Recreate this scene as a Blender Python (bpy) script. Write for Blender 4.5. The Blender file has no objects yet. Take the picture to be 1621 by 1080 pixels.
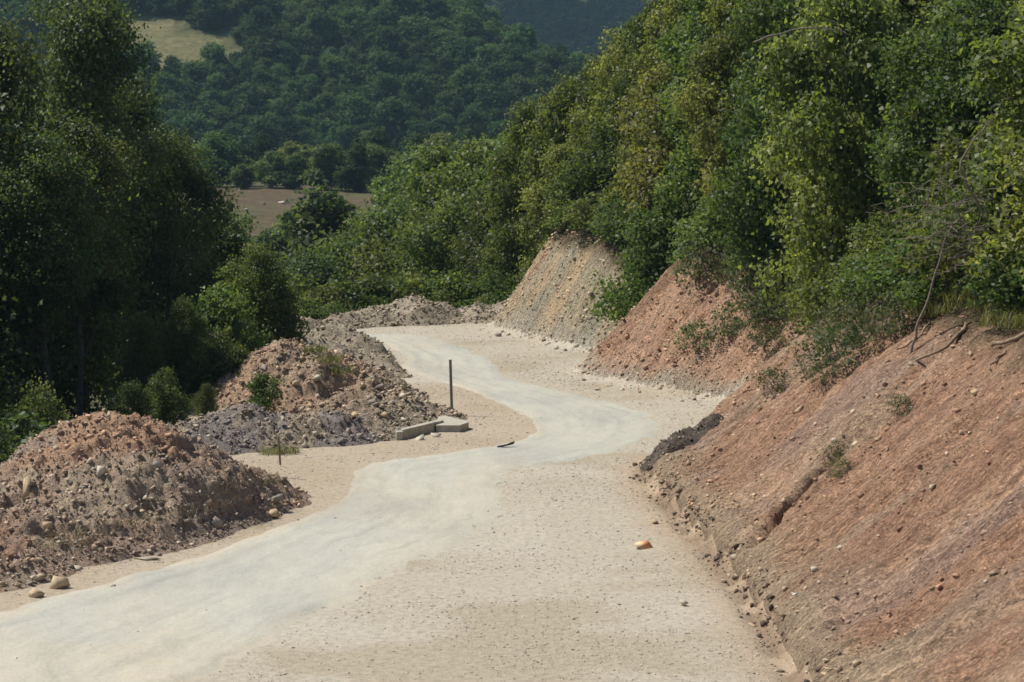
import bpy, math, random
import numpy as np
from mathutils import Vector, Matrix

R = math.radians
random.seed(7)
RNG = np.random.default_rng(7)
SC = bpy.context.scene
COL = SC.collection

# ------------------------------------------------------------------ camera
CAM_Z = 8.36
FOC = 3500.0                      # focal length in pixels of the 1621 px wide photograph
PITCH = math.atan(340.0 / FOC)
cam_d = bpy.data.cameras.new("camera")
cam = bpy.data.objects.new("camera", cam_d); COL.objects.link(cam)
cam.location = (0, 0, CAM_Z)
cam.rotation_euler = (math.pi / 2 - PITCH, 0, 0)
cam_d.sensor_width = 36
cam_d.lens = 36 * FOC / 1621
cam_d.clip_end = 4000
cam_d.dof.use_dof = True
cam_d.dof.focus_distance = 66
cam_d.dof.aperture_fstop = 3.2
SC.camera = cam

# ------------------------------------------------------------------ light
SUN_EL, SUN_AZ = R(56), math.atan2(-0.96, 0.28)     # from the left and a little behind the hills
SV = Vector((math.sin(SUN_AZ) * math.cos(SUN_EL), math.cos(SUN_AZ) * math.cos(SUN_EL), math.sin(SUN_EL)))
world = bpy.data.worlds.new("World"); SC.world = world; world.use_nodes = True
wn = world.node_tree
sky = wn.nodes.new("ShaderNodeTexSky"); sky.sky_type = 'NISHITA'; sky.sun_disc = False
sky.sun_elevation = SUN_EL; sky.sun_rotation = SUN_AZ
wn.links.new(sky.outputs[0], wn.nodes["Background"].inputs[0])
wn.nodes["Background"].inputs[1].default_value = 0.09
sun_d = bpy.data.lights.new("sun", 'SUN'); sun_d.energy = 5.0; sun_d.angle = R(0.55); sun_d.color = (1, 0.94, 0.84)
sun = bpy.data.objects.new("sun", sun_d); COL.objects.link(sun)
sun.location = (-40, 20, 60)
sun.rotation_euler = SV.to_track_quat('Z', 'Y').to_euler()
SC.view_settings.view_transform = 'Standard'
SC.view_settings.look = 'None'
SC.view_settings.exposure = 0.25
SC.view_settings.gamma = 1
SC.cycles.filter_width = 1.6
SC.cycles.max_bounces = 6
SC.cycles.transparent_max_bounces = 4
SC.cycles.volume_bounces = 0
SC.cycles.use_denoising = True

# ------------------------------------------------------------------ survey helpers (sight line -> point of the place)
_F = np.array([0, math.cos(PITCH), -math.sin(PITCH)]); _U = np.array([0, math.sin(PITCH), math.cos(PITCH)])
def ray(px, py):
    d = _F * FOC + _U * (540 - py); d = d + np.array([px - 810.5, 0, 0])
    return d / d[1]
def G(px, py, z=0.0):
    d = ray(px, py); t = (z - CAM_Z) / d[2]
    return np.array([d[0] * t, t, z])
def P(px, py, Y):
    d = ray(px, py)
    return np.array([d[0] * Y, Y, CAM_Z + d[2] * Y])

# ------------------------------------------------------------------ noise
def _h(i, j, k, s):
    n = (i.astype(np.int64) * 374761393 + j.astype(np.int64) * 668265263 + k.astype(np.int64) * 2147483647 + s * 1274126177) & 0x7fffffff
    n = ((n ^ (n >> 13)) * 1274126177) & 0x7fffffff
    n = ((n ^ (n >> 15)) * 668265263) & 0x7fffffff
    n = n ^ (n >> 16)
    return (n & 0xffff) / 65535.0
def vn(x, y, s=0):
    x = np.asarray(x, float); y = np.asarray(y, float)
    i = np.floor(x); j = np.floor(y); u = x - i; v = y - j
    u = u * u * (3 - 2 * u); v = v * v * (3 - 2 * v); z = np.zeros_like(i)
    a = _h(i, j, z, s); b = _h(i + 1, j, z, s); c = _h(i, j + 1, z, s); d = _h(i + 1, j + 1, z, s)
    return (a + (b - a) * u) * (1 - v) + (c + (d - c) * u) * v
def fbm(x, y, o=4, s=0, g=0.5):
    t = 0; a = 1.0; n = 0
    for k in range(o):
        t = t + a * vn(x * 2.03 ** k + 17.1 * k, y * 2.03 ** k - 9.7 * k, s + k); n += a; a *= g
    return t / n - 0.5
def sstep(a, b, x):
    t = np.clip((x - a) / (b - a), 0, 1); return t * t * (3 - 2 * t)

# ------------------------------------------------------------------ polylines
def smooth(pts, n=4):
    p = [np.array(q, float) for q in pts]; out = []
    p = [2 * p[0] - p[1]] + p + [2 * p[-1] - p[-2]]
    for i in range(1, len(p) - 2):
        for k in range(n):
            t = k / n
            out.append(0.5 * (2 * p[i] + (p[i + 1] - p[i - 1]) * t + (2 * p[i - 1] - 5 * p[i] + 4 * p[i + 1] - p[i + 2]) * t * t
                              + (3 * p[i] - p[i - 1] - 3 * p[i + 1] + p[i + 2]) * t ** 3))
    out.append(p[-2]); return np.array(out)
def dist_poly(x, y, L):
    best = np.full(x.shape, 1e9); arc = np.zeros(x.shape); acc = 0.0
    for a, b in zip(L[:-1], L[1:]):
        e = b - a; l2 = (e * e).sum() + 1e-12; l = math.sqrt(l2)
        t = np.clip(((x - a[0]) * e[0] + (y - a[1]) * e[1]) / l2, 0, 1)
        d = np.hypot(x - a[0] - e[0] * t, y - a[1] - e[1] * t)
        m = d < best; best = np.where(m, d, best); arc = np.where(m, acc + t * l, arc); acc += l
    return best, arc
def inside(x, y, L):
    c = np.zeros(x.shape, bool); n = len(L)
    for i in range(n):
        x0, y0 = L[i]; x1, y1 = L[(i + 1) % n]
        if y0 == y1: continue
        m = (y0 > y) != (y1 > y)
        c ^= m & (x < (x1 - x0) * (y - y0) / (y1 - y0) + x0)
    return c

BACK = [(3, 101), (8, 108), (30, 130), (90, 180), (400, 420), (2600, 2000)]
BASE = [(9, -40), (8, 0), (7, 15), (5.0, 28), (4.5, 33), (4.4, 37.5), (4.1, 42), (3.75, 47), (3.4, 51), (3.35, 53.7), (4.0, 56), (5.4, 59.5), (6.8, 62.6),
        (7.5, 65.0), (6.7, 66.8), (4.8, 69.6), (3.1, 72.6), (2.35, 75), (3.3, 78), (4.6, 80.3), (3.2, 81.9), (1.7, 84.6), (0.3, 88.2), (-0.65, 91.0), (-0.5, 94), (0.7, 98)]
BASE_S = np.vstack([smooth(BASE + BACK[:1], 4)[:-1], np.array(BACK)])
BANK_POLY = np.vstack([BASE_S, [[2600, -400], [9, -400]]])
EDGE = [(-20, -40), (-15, 5), (-13, 30), (-12.2, 36), (-11.4, 44), (-10.3, 50), (-9.4, 56), (-9.1, 62), (-9.6, 70), (-10.2, 78), (-9.6, 86), (-7.4, 92), (-4, 95.5), (0, 97.8)]
EDGE_S = np.vstack([smooth(EDGE + BACK[:1], 3)[:-1], np.array(BACK)])
VAL_POLY = np.vstack([EDGE_S, [[2600, 4000], [-4000, 4000], [-4000, -400], [-20, -400]]])

def far_z(x, y):
    z = np.interp(y, [0, 150, 200, 290, 480], [-7, -7, -2.2, -0.4, 3.0])
    z = z + fbm(x * .03, y * .03, 3, 40) * np.interp(y, [120, 200, 300], [2.0, .8, 1.6])
    plane = 3.0 + 0.42 * np.clip(y - 480, 0, 400)
    crest = np.clip(33 - (x + 14) * 0.72, 3, 75)
    hill = -np.logaddexp(-plane / 2.5, -crest / 2.5) * 2.5 + 1.6 + fbm(x * .02, y * .02, 3, 41) * 7 * sstep(480, 530, y)
    hill = hill - sstep(640, 760, y) * np.clip(hill - 5, 0, 200)
    z = np.where(y > 480, np.maximum(hill, z), z)
    mt = 5 + 0.33 * np.clip(y - 830, 0, 420) - np.clip(x + 60, -120, 120) * .34 * sstep(830, 950, y) + 8 * sstep(830, 900, y) + fbm(x * .006, y * .006, 4, 42) * 45 * sstep(830, 950, y)
    return np.where(y > 700, np.maximum(z, mt), z)

def terrain(x, y):
    x = np.asarray(x, float); y = np.asarray(y, float)
    d, s = dist_poly(x, y, BASE_S); inb = inside(x, y, BANK_POLY); d = np.where(inb, d, -d)
    dl, _ = dist_poly(x, y, EDGE_S); inv = inside(x, y, VAL_POLY) & ~inb; dl = np.where(inv, dl, 0)
    near = np.clip((31 - y), 0, 60); rise = 0.2 * (np.sqrt(near ** 2 + 4) - 2)
    # cut bank: slope and height of the bare face change along it
    ys = S_Y(s)
    k = np.interp(ys, [20, 54, 58, 64, 68, 76, 80, 83, 92, 99], [.80, .80, .95, 1.05, 1.25, 1.2, 1.1, 1.6, 1.75, .7])
    T = np.interp(ys, [20, 45, 54, 60, 66, 76, 80, 84, 92, 100, 106], [4.9, 4.4, 3.9, 3.3, 4.3, 4.0, 2.8, 3.7, 3.9, 1.5, .5])
    dn = d + fbm(s * .55, d * .10, 3, 3) * 0.9 * sstep(0, 1.2, d)
    face = k * dn; up = T + (dn - T / k) * np.interp(ys, [20, 60, 80, 100], [.42, .5, .62, .5])
    zb = -np.logaddexp(-face / .25, -up / .25) * .25
    zb = np.where(zb > 12, 12 + 6 * (1 - np.exp(-(zb - 12) / 20)), zb)
    bare = sstep(0.05, .9, d) * (1 - sstep(-.2, .8, zb - T))
    rill = 1 - np.abs(vn(s * 1.1 + fbm(d * .6, s * .6, 2, 9) * 1.3, d * .16, 5) - .5) * 2
    zb = zb - bare * 0.95 * np.clip(rill - .72, 0, 1) ** 1.15
    zb = zb + bare * (fbm(s * .8, d * .8, 4, 11) * .34 + fbm(s * 3.0, d * 1.3, 3, 12) * .27 + fbm(x * 4, y * 4, 3, 14, .75) * .18)
    # the one deep gully down the near bank
    rs = np.interp(d, [.2, 1.2, 2, 2.7, 3.6, 4.7], [80.8, 82.6, 83.5, 83.9, 84.2, 84.9]) + fbm(d * 1.6, d * 0, 2, 15) * .35
    w = np.exp(-((s - rs) / .24) ** 2) * (.25 + .75 * sstep(.7, 1.3, d) * (1 - sstep(2.6, 3.4, d))) * sstep(.1, .5, d) * (1 - sstep(3.9, 5.2, d))
    zb = zb - w * .85 + np.exp(-((s - rs - .45) / .22) ** 2) * sstep(.6, 1.8, d) * (1 - sstep(3.6, 5.0, d)) * .10
    talus = .22 * np.exp(-((d - .3) / .55) ** 2) * (.4 + 1.2 * vn(s * .8, s * 0, 16))
    zb = np.where(d > 0, zb + talus, 0)
    flat = fbm(x * .35, y * .35, 3, 20) * .05 + fbm(x * 2.2, y * 2.2, 2, 21) * .016
    ditch = -.13 * np.exp(-((d + .22) / .2) ** 2) * (1 - sstep(50, 54, y)) * sstep(.2, .6, vn(s * .9, s * 0, 22) + .25)
    zp = flat + ditch + np.where((d <= 0) & (d > -.8), talus * sstep(-.8, 0, d), 0)
    zv = np.maximum(-.62 * (np.sqrt(dl ** 2 + .8) - .9), -7.0 - 0 * dl)
    fz = far_z(x, y)
    zv = np.where(dl > 9, np.where(dl < 14, zv + (fz - zv) * sstep(9, 14, dl), fz), zv) + fbm(x * .5, y * .5, 3, 24) * .3
    z = np.where(inb, zb, np.where(inv, zv, zp)) + rise
    return z, d, s, dl, inb, inv, T, bare, ys

_seg = np.hypot(*(BASE_S[1:] - BASE_S[:-1]).T); _arc = np.concatenate([[0], np.cumsum(_seg)])
def S_Y(s): return np.interp(s, _arc, BASE_S[:, 1])
def S_AT(yy): return float(np.interp(yy, BASE_S[:60, 1][np.argsort(BASE_S[:60, 1])], _arc[:60][np.argsort(BASE_S[:60, 1])]))
def Hz(x, y): return float(terrain(np.array([x]), np.array([y]))[0][0])

# ------------------------------------------------------------------ mesh helpers
def mesh_np(name, v, f, col=None, tint=None, smooth_=False):
    v = np.asarray(v, np.float32).reshape(-1, 3); f = np.asarray(f, np.int32); k = f.shape[1]; m = bpy.data.meshes.new(name)
    m.vertices.add(len(v)); m.vertices.foreach_set("co", v.ravel())
    m.loops.add(f.size); m.loops.foreach_set("vertex_index", f.ravel())
    m.polygons.add(len(f)); m.polygons.foreach_set("loop_start", np.arange(0, f.size, k, dtype=np.int32))
    m.polygons.foreach_set("loop_total", np.full(len(f), k, np.int32))
    m.update(calc_edges=True)
    if smooth_: m.polygons.foreach_set("use_smooth", np.ones(len(f), bool))
    if col is not None:
        a = m.attributes.new("col", 'FLOAT_COLOR', 'POINT'); c = np.ones((len(v), 4), np.float32); c[:, :3] = col; a.data.foreach_set("color", c.ravel())
    if tint is not None:
        a = m.attributes.new("tint", 'FLOAT', 'POINT'); a.data.foreach_set("value", np.asarray(tint, np.float32))
    return m
def link(name, mesh, mat, parent=None, loc=None):
    o = bpy.data.objects.new(name, mesh); COL.objects.link(o)
    if mat is not None and mesh is not None and not mesh.materials:
        for q in (mat if isinstance(mat, (list, tuple)) else [mat]): mesh.materials.append(q)
    if parent: o.parent = parent
    if loc is not None: o.location = [float(q) for q in loc]
    return o
def empty(name, loc):
    o = bpy.data.objects.new(name, None); o.empty_display_size = .2; COL.objects.link(o); o.location = [float(q) for q in loc]; return o
def tag(o, label=None, cat=None, group=None, kind=None):
    if label: o["label"] = label
    if cat: o["category"] = cat
    if group: o["group"] = group
    if kind: o["kind"] = kind
    return o
class MB:
    def __init__(s): s.v = []; s.f = []; s.n = 0; s.c = []
    def add(s, v, f, c=None):
        v = np.asarray(v, float); s.v.append(v); s.f.append(np.asarray(f) + s.n); s.n += len(v)
        if c is not None: s.c.append(np.broadcast_to(np.asarray(c, float), (len(v), 3)))
    def mesh(s, name, sm=False):
        return mesh_np(name, np.vstack(s.v), np.vstack(s.f), np.vstack(s.c) if s.c else None, None, sm)
def tube(pts, rad, n=7):
    pts = np.asarray(pts, float); rad = np.broadcast_to(rad, (len(pts),)); V = []; Fq = []
    T = np.gradient(pts, axis=0); T /= np.linalg.norm(T, axis=1)[:, None] + 1e-9
    ref = np.array([.31, .2, .93]) if abs(T[0][2]) < .8 else np.array([.9, .3, .1])
    for p, t, r in zip(pts, T, rad):
        a = np.cross(t, ref); a /= np.linalg.norm(a) + 1e-9; b = np.cross(t, a)
        for k in range(n):
            w = 2 * math.pi * k / n; V.append(p + r * (math.cos(w) * a + math.sin(w) * b))
    for i in range(len(pts) - 1):
        for k in range(n):
            Fq.append([i * n + k, i * n + (k + 1) % n, (i + 1) * n + (k + 1) % n, (i + 1) * n + k])
    c0 = len(V); V.append(pts[-1] + T[-1] * rad[-1] * .3)
    for k in range(n): Fq.append([(len(pts) - 1) * n + k, (len(pts) - 1) * n + (k + 1) % n, c0, c0])
    Fq = np.array(Fq)
    return np.array(V), Fq
def wander(a, b, n, amp, rng):
    a = np.asarray(a, float); b = np.asarray(b, float); t = np.linspace(0, 1, n)[:, None]
    off = rng.normal(0, 1, (n, 3)); off = (off + np.roll(off, 1, 0)) * .5 * amp; off[0] = 0
    return a + (b - a) * t + off * np.sqrt(t * 1.0)

_ico = None
def ico(level=1):
    import bmesh
    bm = bmesh.new(); bmesh.ops.create_icosphere(bm, subdivisions=level, radius=1.0)
    v = np.array([q.co[:] for q in bm.verts]); bm.verts.index_update(); f = np.array([[q.index for q in p.verts] for p in bm.faces]); bm.free()
    return v, f
ICO1 = ico(1); ICO2 = ico(2); ICO3 = ico(3)
OCT = (np.array([[1, 0, 0], [-1, 0, 0], [0, 1, 0], [0, -1, 0], [0, 0, 1], [0, 0, -1]], float), np.array([[0, 2, 4], [2, 1, 4], [1, 3, 4], [3, 0, 4], [2, 0, 5], [1, 2, 5], [3, 1, 5], [0, 3, 5]]))
def scatter_rocks(pos, size, cols, base=ICO1, flat=(.45, .9), rng=RNG, jit=(.55, 1.3)):
    """many small clods/pebbles as one mesh"""
    V, Fc = base; n = len(pos); m = len(V)
    ax = rng.uniform(.65, 1.25, (n, 3)); ax[:, 2] = rng.uniform(flat[0], flat[1], n)
    lump = rng.uniform(jit[0], jit[1], (n, m, 1))
    v = V[None] * lump * ax[:, None, :] * size[:, None, None]
    th = rng.uniform(0, 6.283, n); ti = rng.normal(0, .35, n); c, s = np.cos(th), np.sin(th); ct, st = np.cos(ti), np.sin(ti)
    x, y, z = v[..., 0], v[..., 1], v[..., 2]
    y, z = y * ct[:, None] - z * st[:, None], y * st[:, None] + z * ct[:, None]
    x, y = x * c[:, None] - y * s[:, None], x * s[:, None] + y * c[:, None]
    v = np.stack([x, y, z], -1) + pos[:, None, :]
    f = Fc[None] + (np.arange(n) * m)[:, None, None]
    cc = np.repeat(cols, m, axis=0)
    return v.reshape(-1, 3), f.reshape(-1, 3), cc
def hull(rng, n=11):
    import bmesh
    p = rng.normal(size=(n, 3)); p /= np.linalg.norm(p, axis=1)[:, None]; p *= rng.uniform(.75, 1.1, (n, 1))
    bm = bmesh.new(); [bm.verts.new(q) for q in p]; r = bmesh.ops.convex_hull(bm, input=bm.verts)
    bmesh.ops.delete(bm, geom=[e for e in r["geom_interior"] if isinstance(e, bmesh.types.BMVert)], context='VERTS'); bmesh.ops.triangulate(bm, faces=bm.faces[:]); bm.verts.index_update()
    v = np.array([q.co[:] for q in bm.verts]); f = np.array([[q.index for q in t.verts] for t in bm.faces]); bm.free(); return v, f
HULLS = [hull(np.random.default_rng(50 + i), 9) for i in range(8)]
def scatter_clods(pos, size, cols, rng, flat=(.4, .85)):
    V = []; F_ = []; C = []; n0 = 0; which = rng.integers(0, len(HULLS), len(pos))
    for i, h in enumerate(HULLS):
        m = which == i
        if not m.any(): continue
        v, f, c = scatter_rocks(pos[m], size[m], cols[m], h, flat, rng, (.95, 1.05)); V.append(v); F_.append(f + n0); C.append(c); n0 += len(v)
    return np.vstack(V), np.vstack(F_), np.vstack(C)
def stone_mesh(name, seed, dims, level=ICO2, sharp=.35):
    v, Fc = hull(np.random.default_rng(seed), 9)
    v = v / np.abs(v).max(0) * (np.array(dims) / 2)
    return mesh_np(name, v, Fc)

# ------------------------------------------------------------------ materials
def new_mat(name):
    m = bpy.data.materials.new(name); m.use_nodes = True; nt = m.node_tree; nt.nodes.clear()
    out = nt.nodes.new("ShaderNodeOutputMaterial"); b = nt.nodes.new("ShaderNodeBsdfPrincipled"); nt.links.new(b.outputs[0], out.inputs[0])
    return m, nt, b, out
def N(nt, t, **kw):
    n = nt.nodes.new(t)
    for k, v in kw.items(): setattr(n, k, v)
    return n
def mixc(nt, a, b, f, mode='MIX'):
    m = N(nt, "ShaderNodeMix", data_type='RGBA', blend_type=mode)
    for sck, val in ((m.inputs[0], f), (m.inputs[6], a), (m.inputs[7], b)):
        if hasattr(val, "is_linked"): nt.links.new(val, sck)
        elif isinstance(val, (int, float)): sck.default_value = val
        else: sck.default_value = (*val, 1)
    return m.outputs[2]
def noise(nt, scale, detail=4, rough=.6, vec=None, dim='3D'):
    n = N(nt, "ShaderNodeTexNoise"); n.inputs["Scale"].default_value = scale; n.inputs["Detail"].default_value = detail; n.inputs["Roughness"].default_value = rough
    if vec is not None: nt.links.new(vec, n.inputs["Vector"])
    return n.outputs[0]
def ramp(nt, fac, stops):
    r = N(nt, "ShaderNodeValToRGB"); e = r.color_ramp.elements
    while len(e) < len(stops): e.new(.5)
    for q, (p, c) in zip(e, stops): q.position = p; q.color = (*c, 1) if len(c) == 3 else c
    nt.links.new(fac, r.inputs[0]); return r.outputs[0]
def g3(v): return (v, v, v)
def earth_mat(name, fine=9, grain=38, bump=.6, dist=.03, lo=.55, hi=1.4):
    """colour comes from the attribute, broken up by grain; relief by bump"""
    m, nt, b, out = new_mat(name)
    at = N(nt, "ShaderNodeAttribute", attribute_name="col"); tc = N(nt, "ShaderNodeTexCoord")
    n1 = noise(nt, fine, 5, .65, tc.outputs["Object"]); n2 = noise(nt, grain, 3, .7, tc.outputs["Object"])
    c = mixc(nt, at.outputs["Color"], ramp(nt, n1, [(.28, g3(lo)), (.5, g3(1)), (.74, g3(hi))]), 1.0, 'MULTIPLY')
    c = mixc(nt, c, ramp(nt, n2, [(.3, g3(lo * 1.05)), (.5, g3(1)), (.7, g3(hi * .95))]), .8, 'MULTIPLY')
    nt.links.new(c, b.inputs["Base Color"]); b.inputs["Roughness"].default_value = .95; b.inputs["Specular IOR Level"].default_value = .1
    bm1 = N(nt, "ShaderNodeBump"); bm1.inputs["Strength"].default_value = bump; bm1.inputs["Distance"].default_value = dist
    s = N(nt, "ShaderNodeMath", operation='ADD'); nt.links.new(n1, s.inputs[0]); nt.links.new(n2, s.inputs[1])
    nt.links.new(s.outputs[0], bm1.inputs["Height"]); nt.links.new(bm1.outputs[0], b.inputs["Normal"])
    return m
M = {}
M['ground'] = earth_mat("gravel ground", 7, 34, .6, .03, .74, 1.22)
M['bank'] = earth_mat("cut earth", 4.5, 20, 1.0, .08, .55, 1.4)
M['heap'] = earth_mat("dumped earth", 7, 26, 1.0, .06, .6, 1.4)
M['clod'] = earth_mat("clods and rubble", 8, 30, .5, .02, .7, 1.3)
M['land'] = earth_mat("vegetated land", .6, 5, .6, .3, .6, 1.4)
def bank_mat():
    m, nt, b, out = new_mat("cut earth")
    at = N(nt, "ShaderNodeAttribute", attribute_name="col"); sd = N(nt, "ShaderNodeAttribute", attribute_name="sd"); tc = N(nt, "ShaderNodeTexCoord")
    def st(sx, sy, det, rough):
        mp = N(nt, "ShaderNodeMapping"); nt.links.new(sd.outputs["Vector"], mp.inputs[0]); mp.inputs["Scale"].default_value = (sx, sy, 0); return noise(nt, 1.0, det, rough, mp.outputs[0])
    a1 = st(5.0, 1.1, 6, .7); a2 = st(16, 4.5, 5, .75); n2 = noise(nt, 18, 4, .75, tc.outputs["Object"]); n3 = noise(nt, 4.5, 5, .7, tc.outputs["Object"])
    c = mixc(nt, at.outputs["Color"], ramp(nt, a1, [(.30, (.58, .54, .52)), (.47, g3(.96)), (.6, g3(1.05)), (.75, (1.3, 1.28, 1.25))]), 1.0, 'MULTIPLY')
    c = mixc(nt, c, ramp(nt, a2, [(.30, g3(.45)), (.5, g3(1)), (.70, (1.6, 1.55, 1.46))]), 1.0, 'MULTIPLY')
    c = mixc(nt, c, ramp(nt, n2, [(.32, g3(.55)), (.5, g3(1)), (.68, g3(1.5))]), 1.0, 'MULTIPLY')
    c = mixc(nt, c, ramp(nt, n3, [(.3, g3(.78)), (.7, g3(1.2))]), 1.0, 'MULTIPLY')
    nt.links.new(c, b.inputs["Base Color"]); b.inputs["Roughness"].default_value = .95; b.inputs["Specular IOR Level"].default_value = .1
    s1 = N(nt, "ShaderNodeMath", operation='MULTIPLY_ADD'); nt.links.new(a1, s1.inputs[0]); s1.inputs[1].default_value = 1.6; nt.links.new(a2, s1.inputs[2])
    s2 = N(nt, "ShaderNodeMath", operation='MULTIPLY_ADD'); nt.links.new(n2, s2.inputs[0]); s2.inputs[1].default_value = .8; nt.links.new(s1.outputs[0], s2.inputs[2])
    bp = N(nt, "ShaderNodeBump"); bp.inputs["Strength"].default_value = 1.0; bp.inputs["Distance"].default_value = .10
    nt.links.new(s2.outputs[0], bp.inputs["Height"]); nt.links.new(bp.outputs[0], b.inputs["Normal"]); return m
M['bank'] = bank_mat()
def asphalt_mat():
    m, nt, b, out = new_mat("dusty asphalt")
    at = N(nt, "ShaderNodeAttribute", attribute_name="col"); tc = N(nt, "ShaderNodeTexCoord")
    mp = N(nt, "ShaderNodeMapping"); nt.links.new(tc.outputs["Object"], mp.inputs[0]); mp.inputs["Scale"].default_value = (1, .35, 1)
    n1 = noise(nt, .55, 6, .6, mp.outputs[0]); n2 = noise(nt, 40, 3, .7, tc.outputs["Object"]); n3 = noise(nt, 3.0, 5, .7, mp.outputs[0])
    c = mixc(nt, at.outputs["Color"], ramp(nt, n1, [(.35, (.955, .955, .95)), (.65, (1.03, 1.025, 1.0))]), 1.0, 'MULTIPLY')
    c = mixc(nt, c, ramp(nt, n3, [(.3, g3(.93)), (.6, g3(1.04))]), 1.0, 'MULTIPLY')
    c = mixc(nt, c, ramp(nt, n2, [(.25, g3(.82)), (.5, g3(1)), (.8, g3(1.08))]), 1.0, 'MULTIPLY')
    n4 = noise(nt, 17, 3, .8, tc.outputs["Object"]); c = mixc(nt, c, ramp(nt, n4, [(.3, g3(.86)), (.5, g3(1)), (.7, g3(1.1))]), 1.0, 'MULTIPLY')
    ln = N(nt, "ShaderNodeAttribute", attribute_name="lane"); lx = N(nt, "ShaderNodeSeparateXYZ"); nt.links.new(ln.outputs["Vector"], lx.inputs[0])
    lm = N(nt, "ShaderNodeMapping"); nt.links.new(ln.outputs["Vector"], lm.inputs[0]); lm.inputs["Scale"].default_value = (9, .16, 0); trk = noise(nt, 1.0, 5, .65, lm.outputs[0])
    c = mixc(nt, c, ramp(nt, trk, [(.32, (.84, .85, .86)), (.5, g3(1)), (.7, (1.06, 1.04, 1.0))]), 1.0, 'MULTIPLY')     # worn along the wheel tracks
    l2 = N(nt, "ShaderNodeMapping"); nt.links.new(ln.outputs["Vector"], l2.inputs[0]); l2.inputs["Scale"].default_value = (14, 1.3, 0); chp = noise(nt, 1.0, 5, .7, l2.outputs[0])
    eg = N(nt, "ShaderNodeMapRange"); nt.links.new(lx.outputs[0], eg.inputs[0]); eg.inputs[1].default_value = .80; eg.inputs[2].default_value = .97; eg.inputs[3].default_value = -.12; eg.inputs[4].default_value = .09
    sm = N(nt, "ShaderNodeMath", operation='ADD'); nt.links.new(chp, sm.inputs[0]); nt.links.new(eg.outputs[0], sm.inputs[1])
    c = mixc(nt, c, (.12, .105, .085), ramp(nt, sm.outputs[0], [(.66, g3(0)), (.72, g3(.8))]))                             # broken edge, bitumen showing
    nt.links.new(c, b.inputs["Base Color"]); b.inputs["Roughness"].default_value = .85; b.inputs["Specular IOR Level"].default_value = .2
    bp = N(nt, "ShaderNodeBump"); bp.inputs["Strength"].default_value = .25; bp.inputs["Distance"].default_value = .01
    nt.links.new(n2, bp.inputs["Height"]); nt.links.new(bp.outputs[0], b.inputs["Normal"]); return m
M['asphalt'] = asphalt_mat()
def leaf_mat(name, dark, mid, light, trans=.35, rough=.5, spec=.35, var=.35):
    m, nt, b, out = new_mat(name)
    at = N(nt, "ShaderNodeAttribute", attribute_name="tint"); oi = N(nt, "ShaderNodeObjectInfo")
    c = ramp(nt, at.outputs["Fac"], [(.0, dark), (.5, mid), (1.0, light)])
    hv = N(nt, "ShaderNodeHueSaturation"); nt.links.new(c, hv.inputs["Color"])
    mr = N(nt, "ShaderNodeMapRange"); nt.links.new(oi.outputs["Random"], mr.inputs[0]); mr.inputs[3].default_value = 1 - var; mr.inputs[4].default_value = 1 + var
    nt.links.new(mr.outputs[0], hv.inputs["Value"])
    mr2 = N(nt, "ShaderNodeMapRange"); mu = N(nt, "ShaderNodeMath", operation='MULTIPLY'); mu.inputs[1].default_value = 7.31; fr = N(nt, "ShaderNodeMath", operation='FRACT')
    nt.links.new(oi.outputs["Random"], mu.inputs[0]); nt.links.new(mu.outputs[0], fr.inputs[0]); nt.links.new(fr.outputs[0], mr2.inputs[0])
    mr2.inputs[3].default_value = .468; mr2.inputs[4].default_value = .528; nt.links.new(mr2.outputs[0], hv.inputs["Hue"])
    nt.links.new(hv.outputs[0], b.inputs["Base Color"]); b.inputs["Roughness"].default_value = rough; b.inputs["Specular IOR Level"].default_value = spec
    t = N(nt, "ShaderNodeBsdfTranslucent"); tcx = mixc(nt, hv.outputs[0], (1.35, 1.42, .62), 1.0, 'MULTIPLY'); nt.links.new(tcx, t.inputs[0])
    mx = N(nt, "ShaderNodeMixShader"); mx.inputs[0].default_value = trans
    nt.links.new(b.outputs[0], mx.inputs[1]); nt.links.new(t.outputs[0], mx.inputs[2]); nt.links.new(mx.outputs[0], out.inputs[0]); return m
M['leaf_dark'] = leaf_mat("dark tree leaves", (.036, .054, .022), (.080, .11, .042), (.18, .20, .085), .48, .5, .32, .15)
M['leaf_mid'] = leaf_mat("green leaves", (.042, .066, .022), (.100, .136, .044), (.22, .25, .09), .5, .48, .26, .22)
M['leaf_vine'] = leaf_mat("broad yellow green leaves", (.060, .080, .026), (.155, .178, .058), (.33, .335, .12), .52, .46, .26, .2)
M['leaf_far'] = leaf_mat("distant crowns", (.024, .048, .024), (.050, .086, .038), (.10, .14, .055), .4, .7, .1, .5)
M['leaf_mountain_shade'] = leaf_mat("dark mountain forest", (.008, .016, .010), (.014, .026, .015), (.024, .04, .02), .1, .8, .05, .25)  # the mountain's shade is put into this leaf colour, not a species tone
M['leaf_weed'] = leaf_mat("dusty weed leaves", (.06, .08, .04), (.10, .125, .06), (.17, .19, .09), .35, .6, .2, .2)
M['grass'] = leaf_mat("grass blades", (.06, .075, .025), (.12, .14, .045), (.26, .24, .10), .35, .6, .3, .2)
M['straw'] = leaf_mat("dry stalks", (.07, .052, .035), (.13, .10, .07), (.25, .20, .14), .2, .8, .2, .1)
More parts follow.
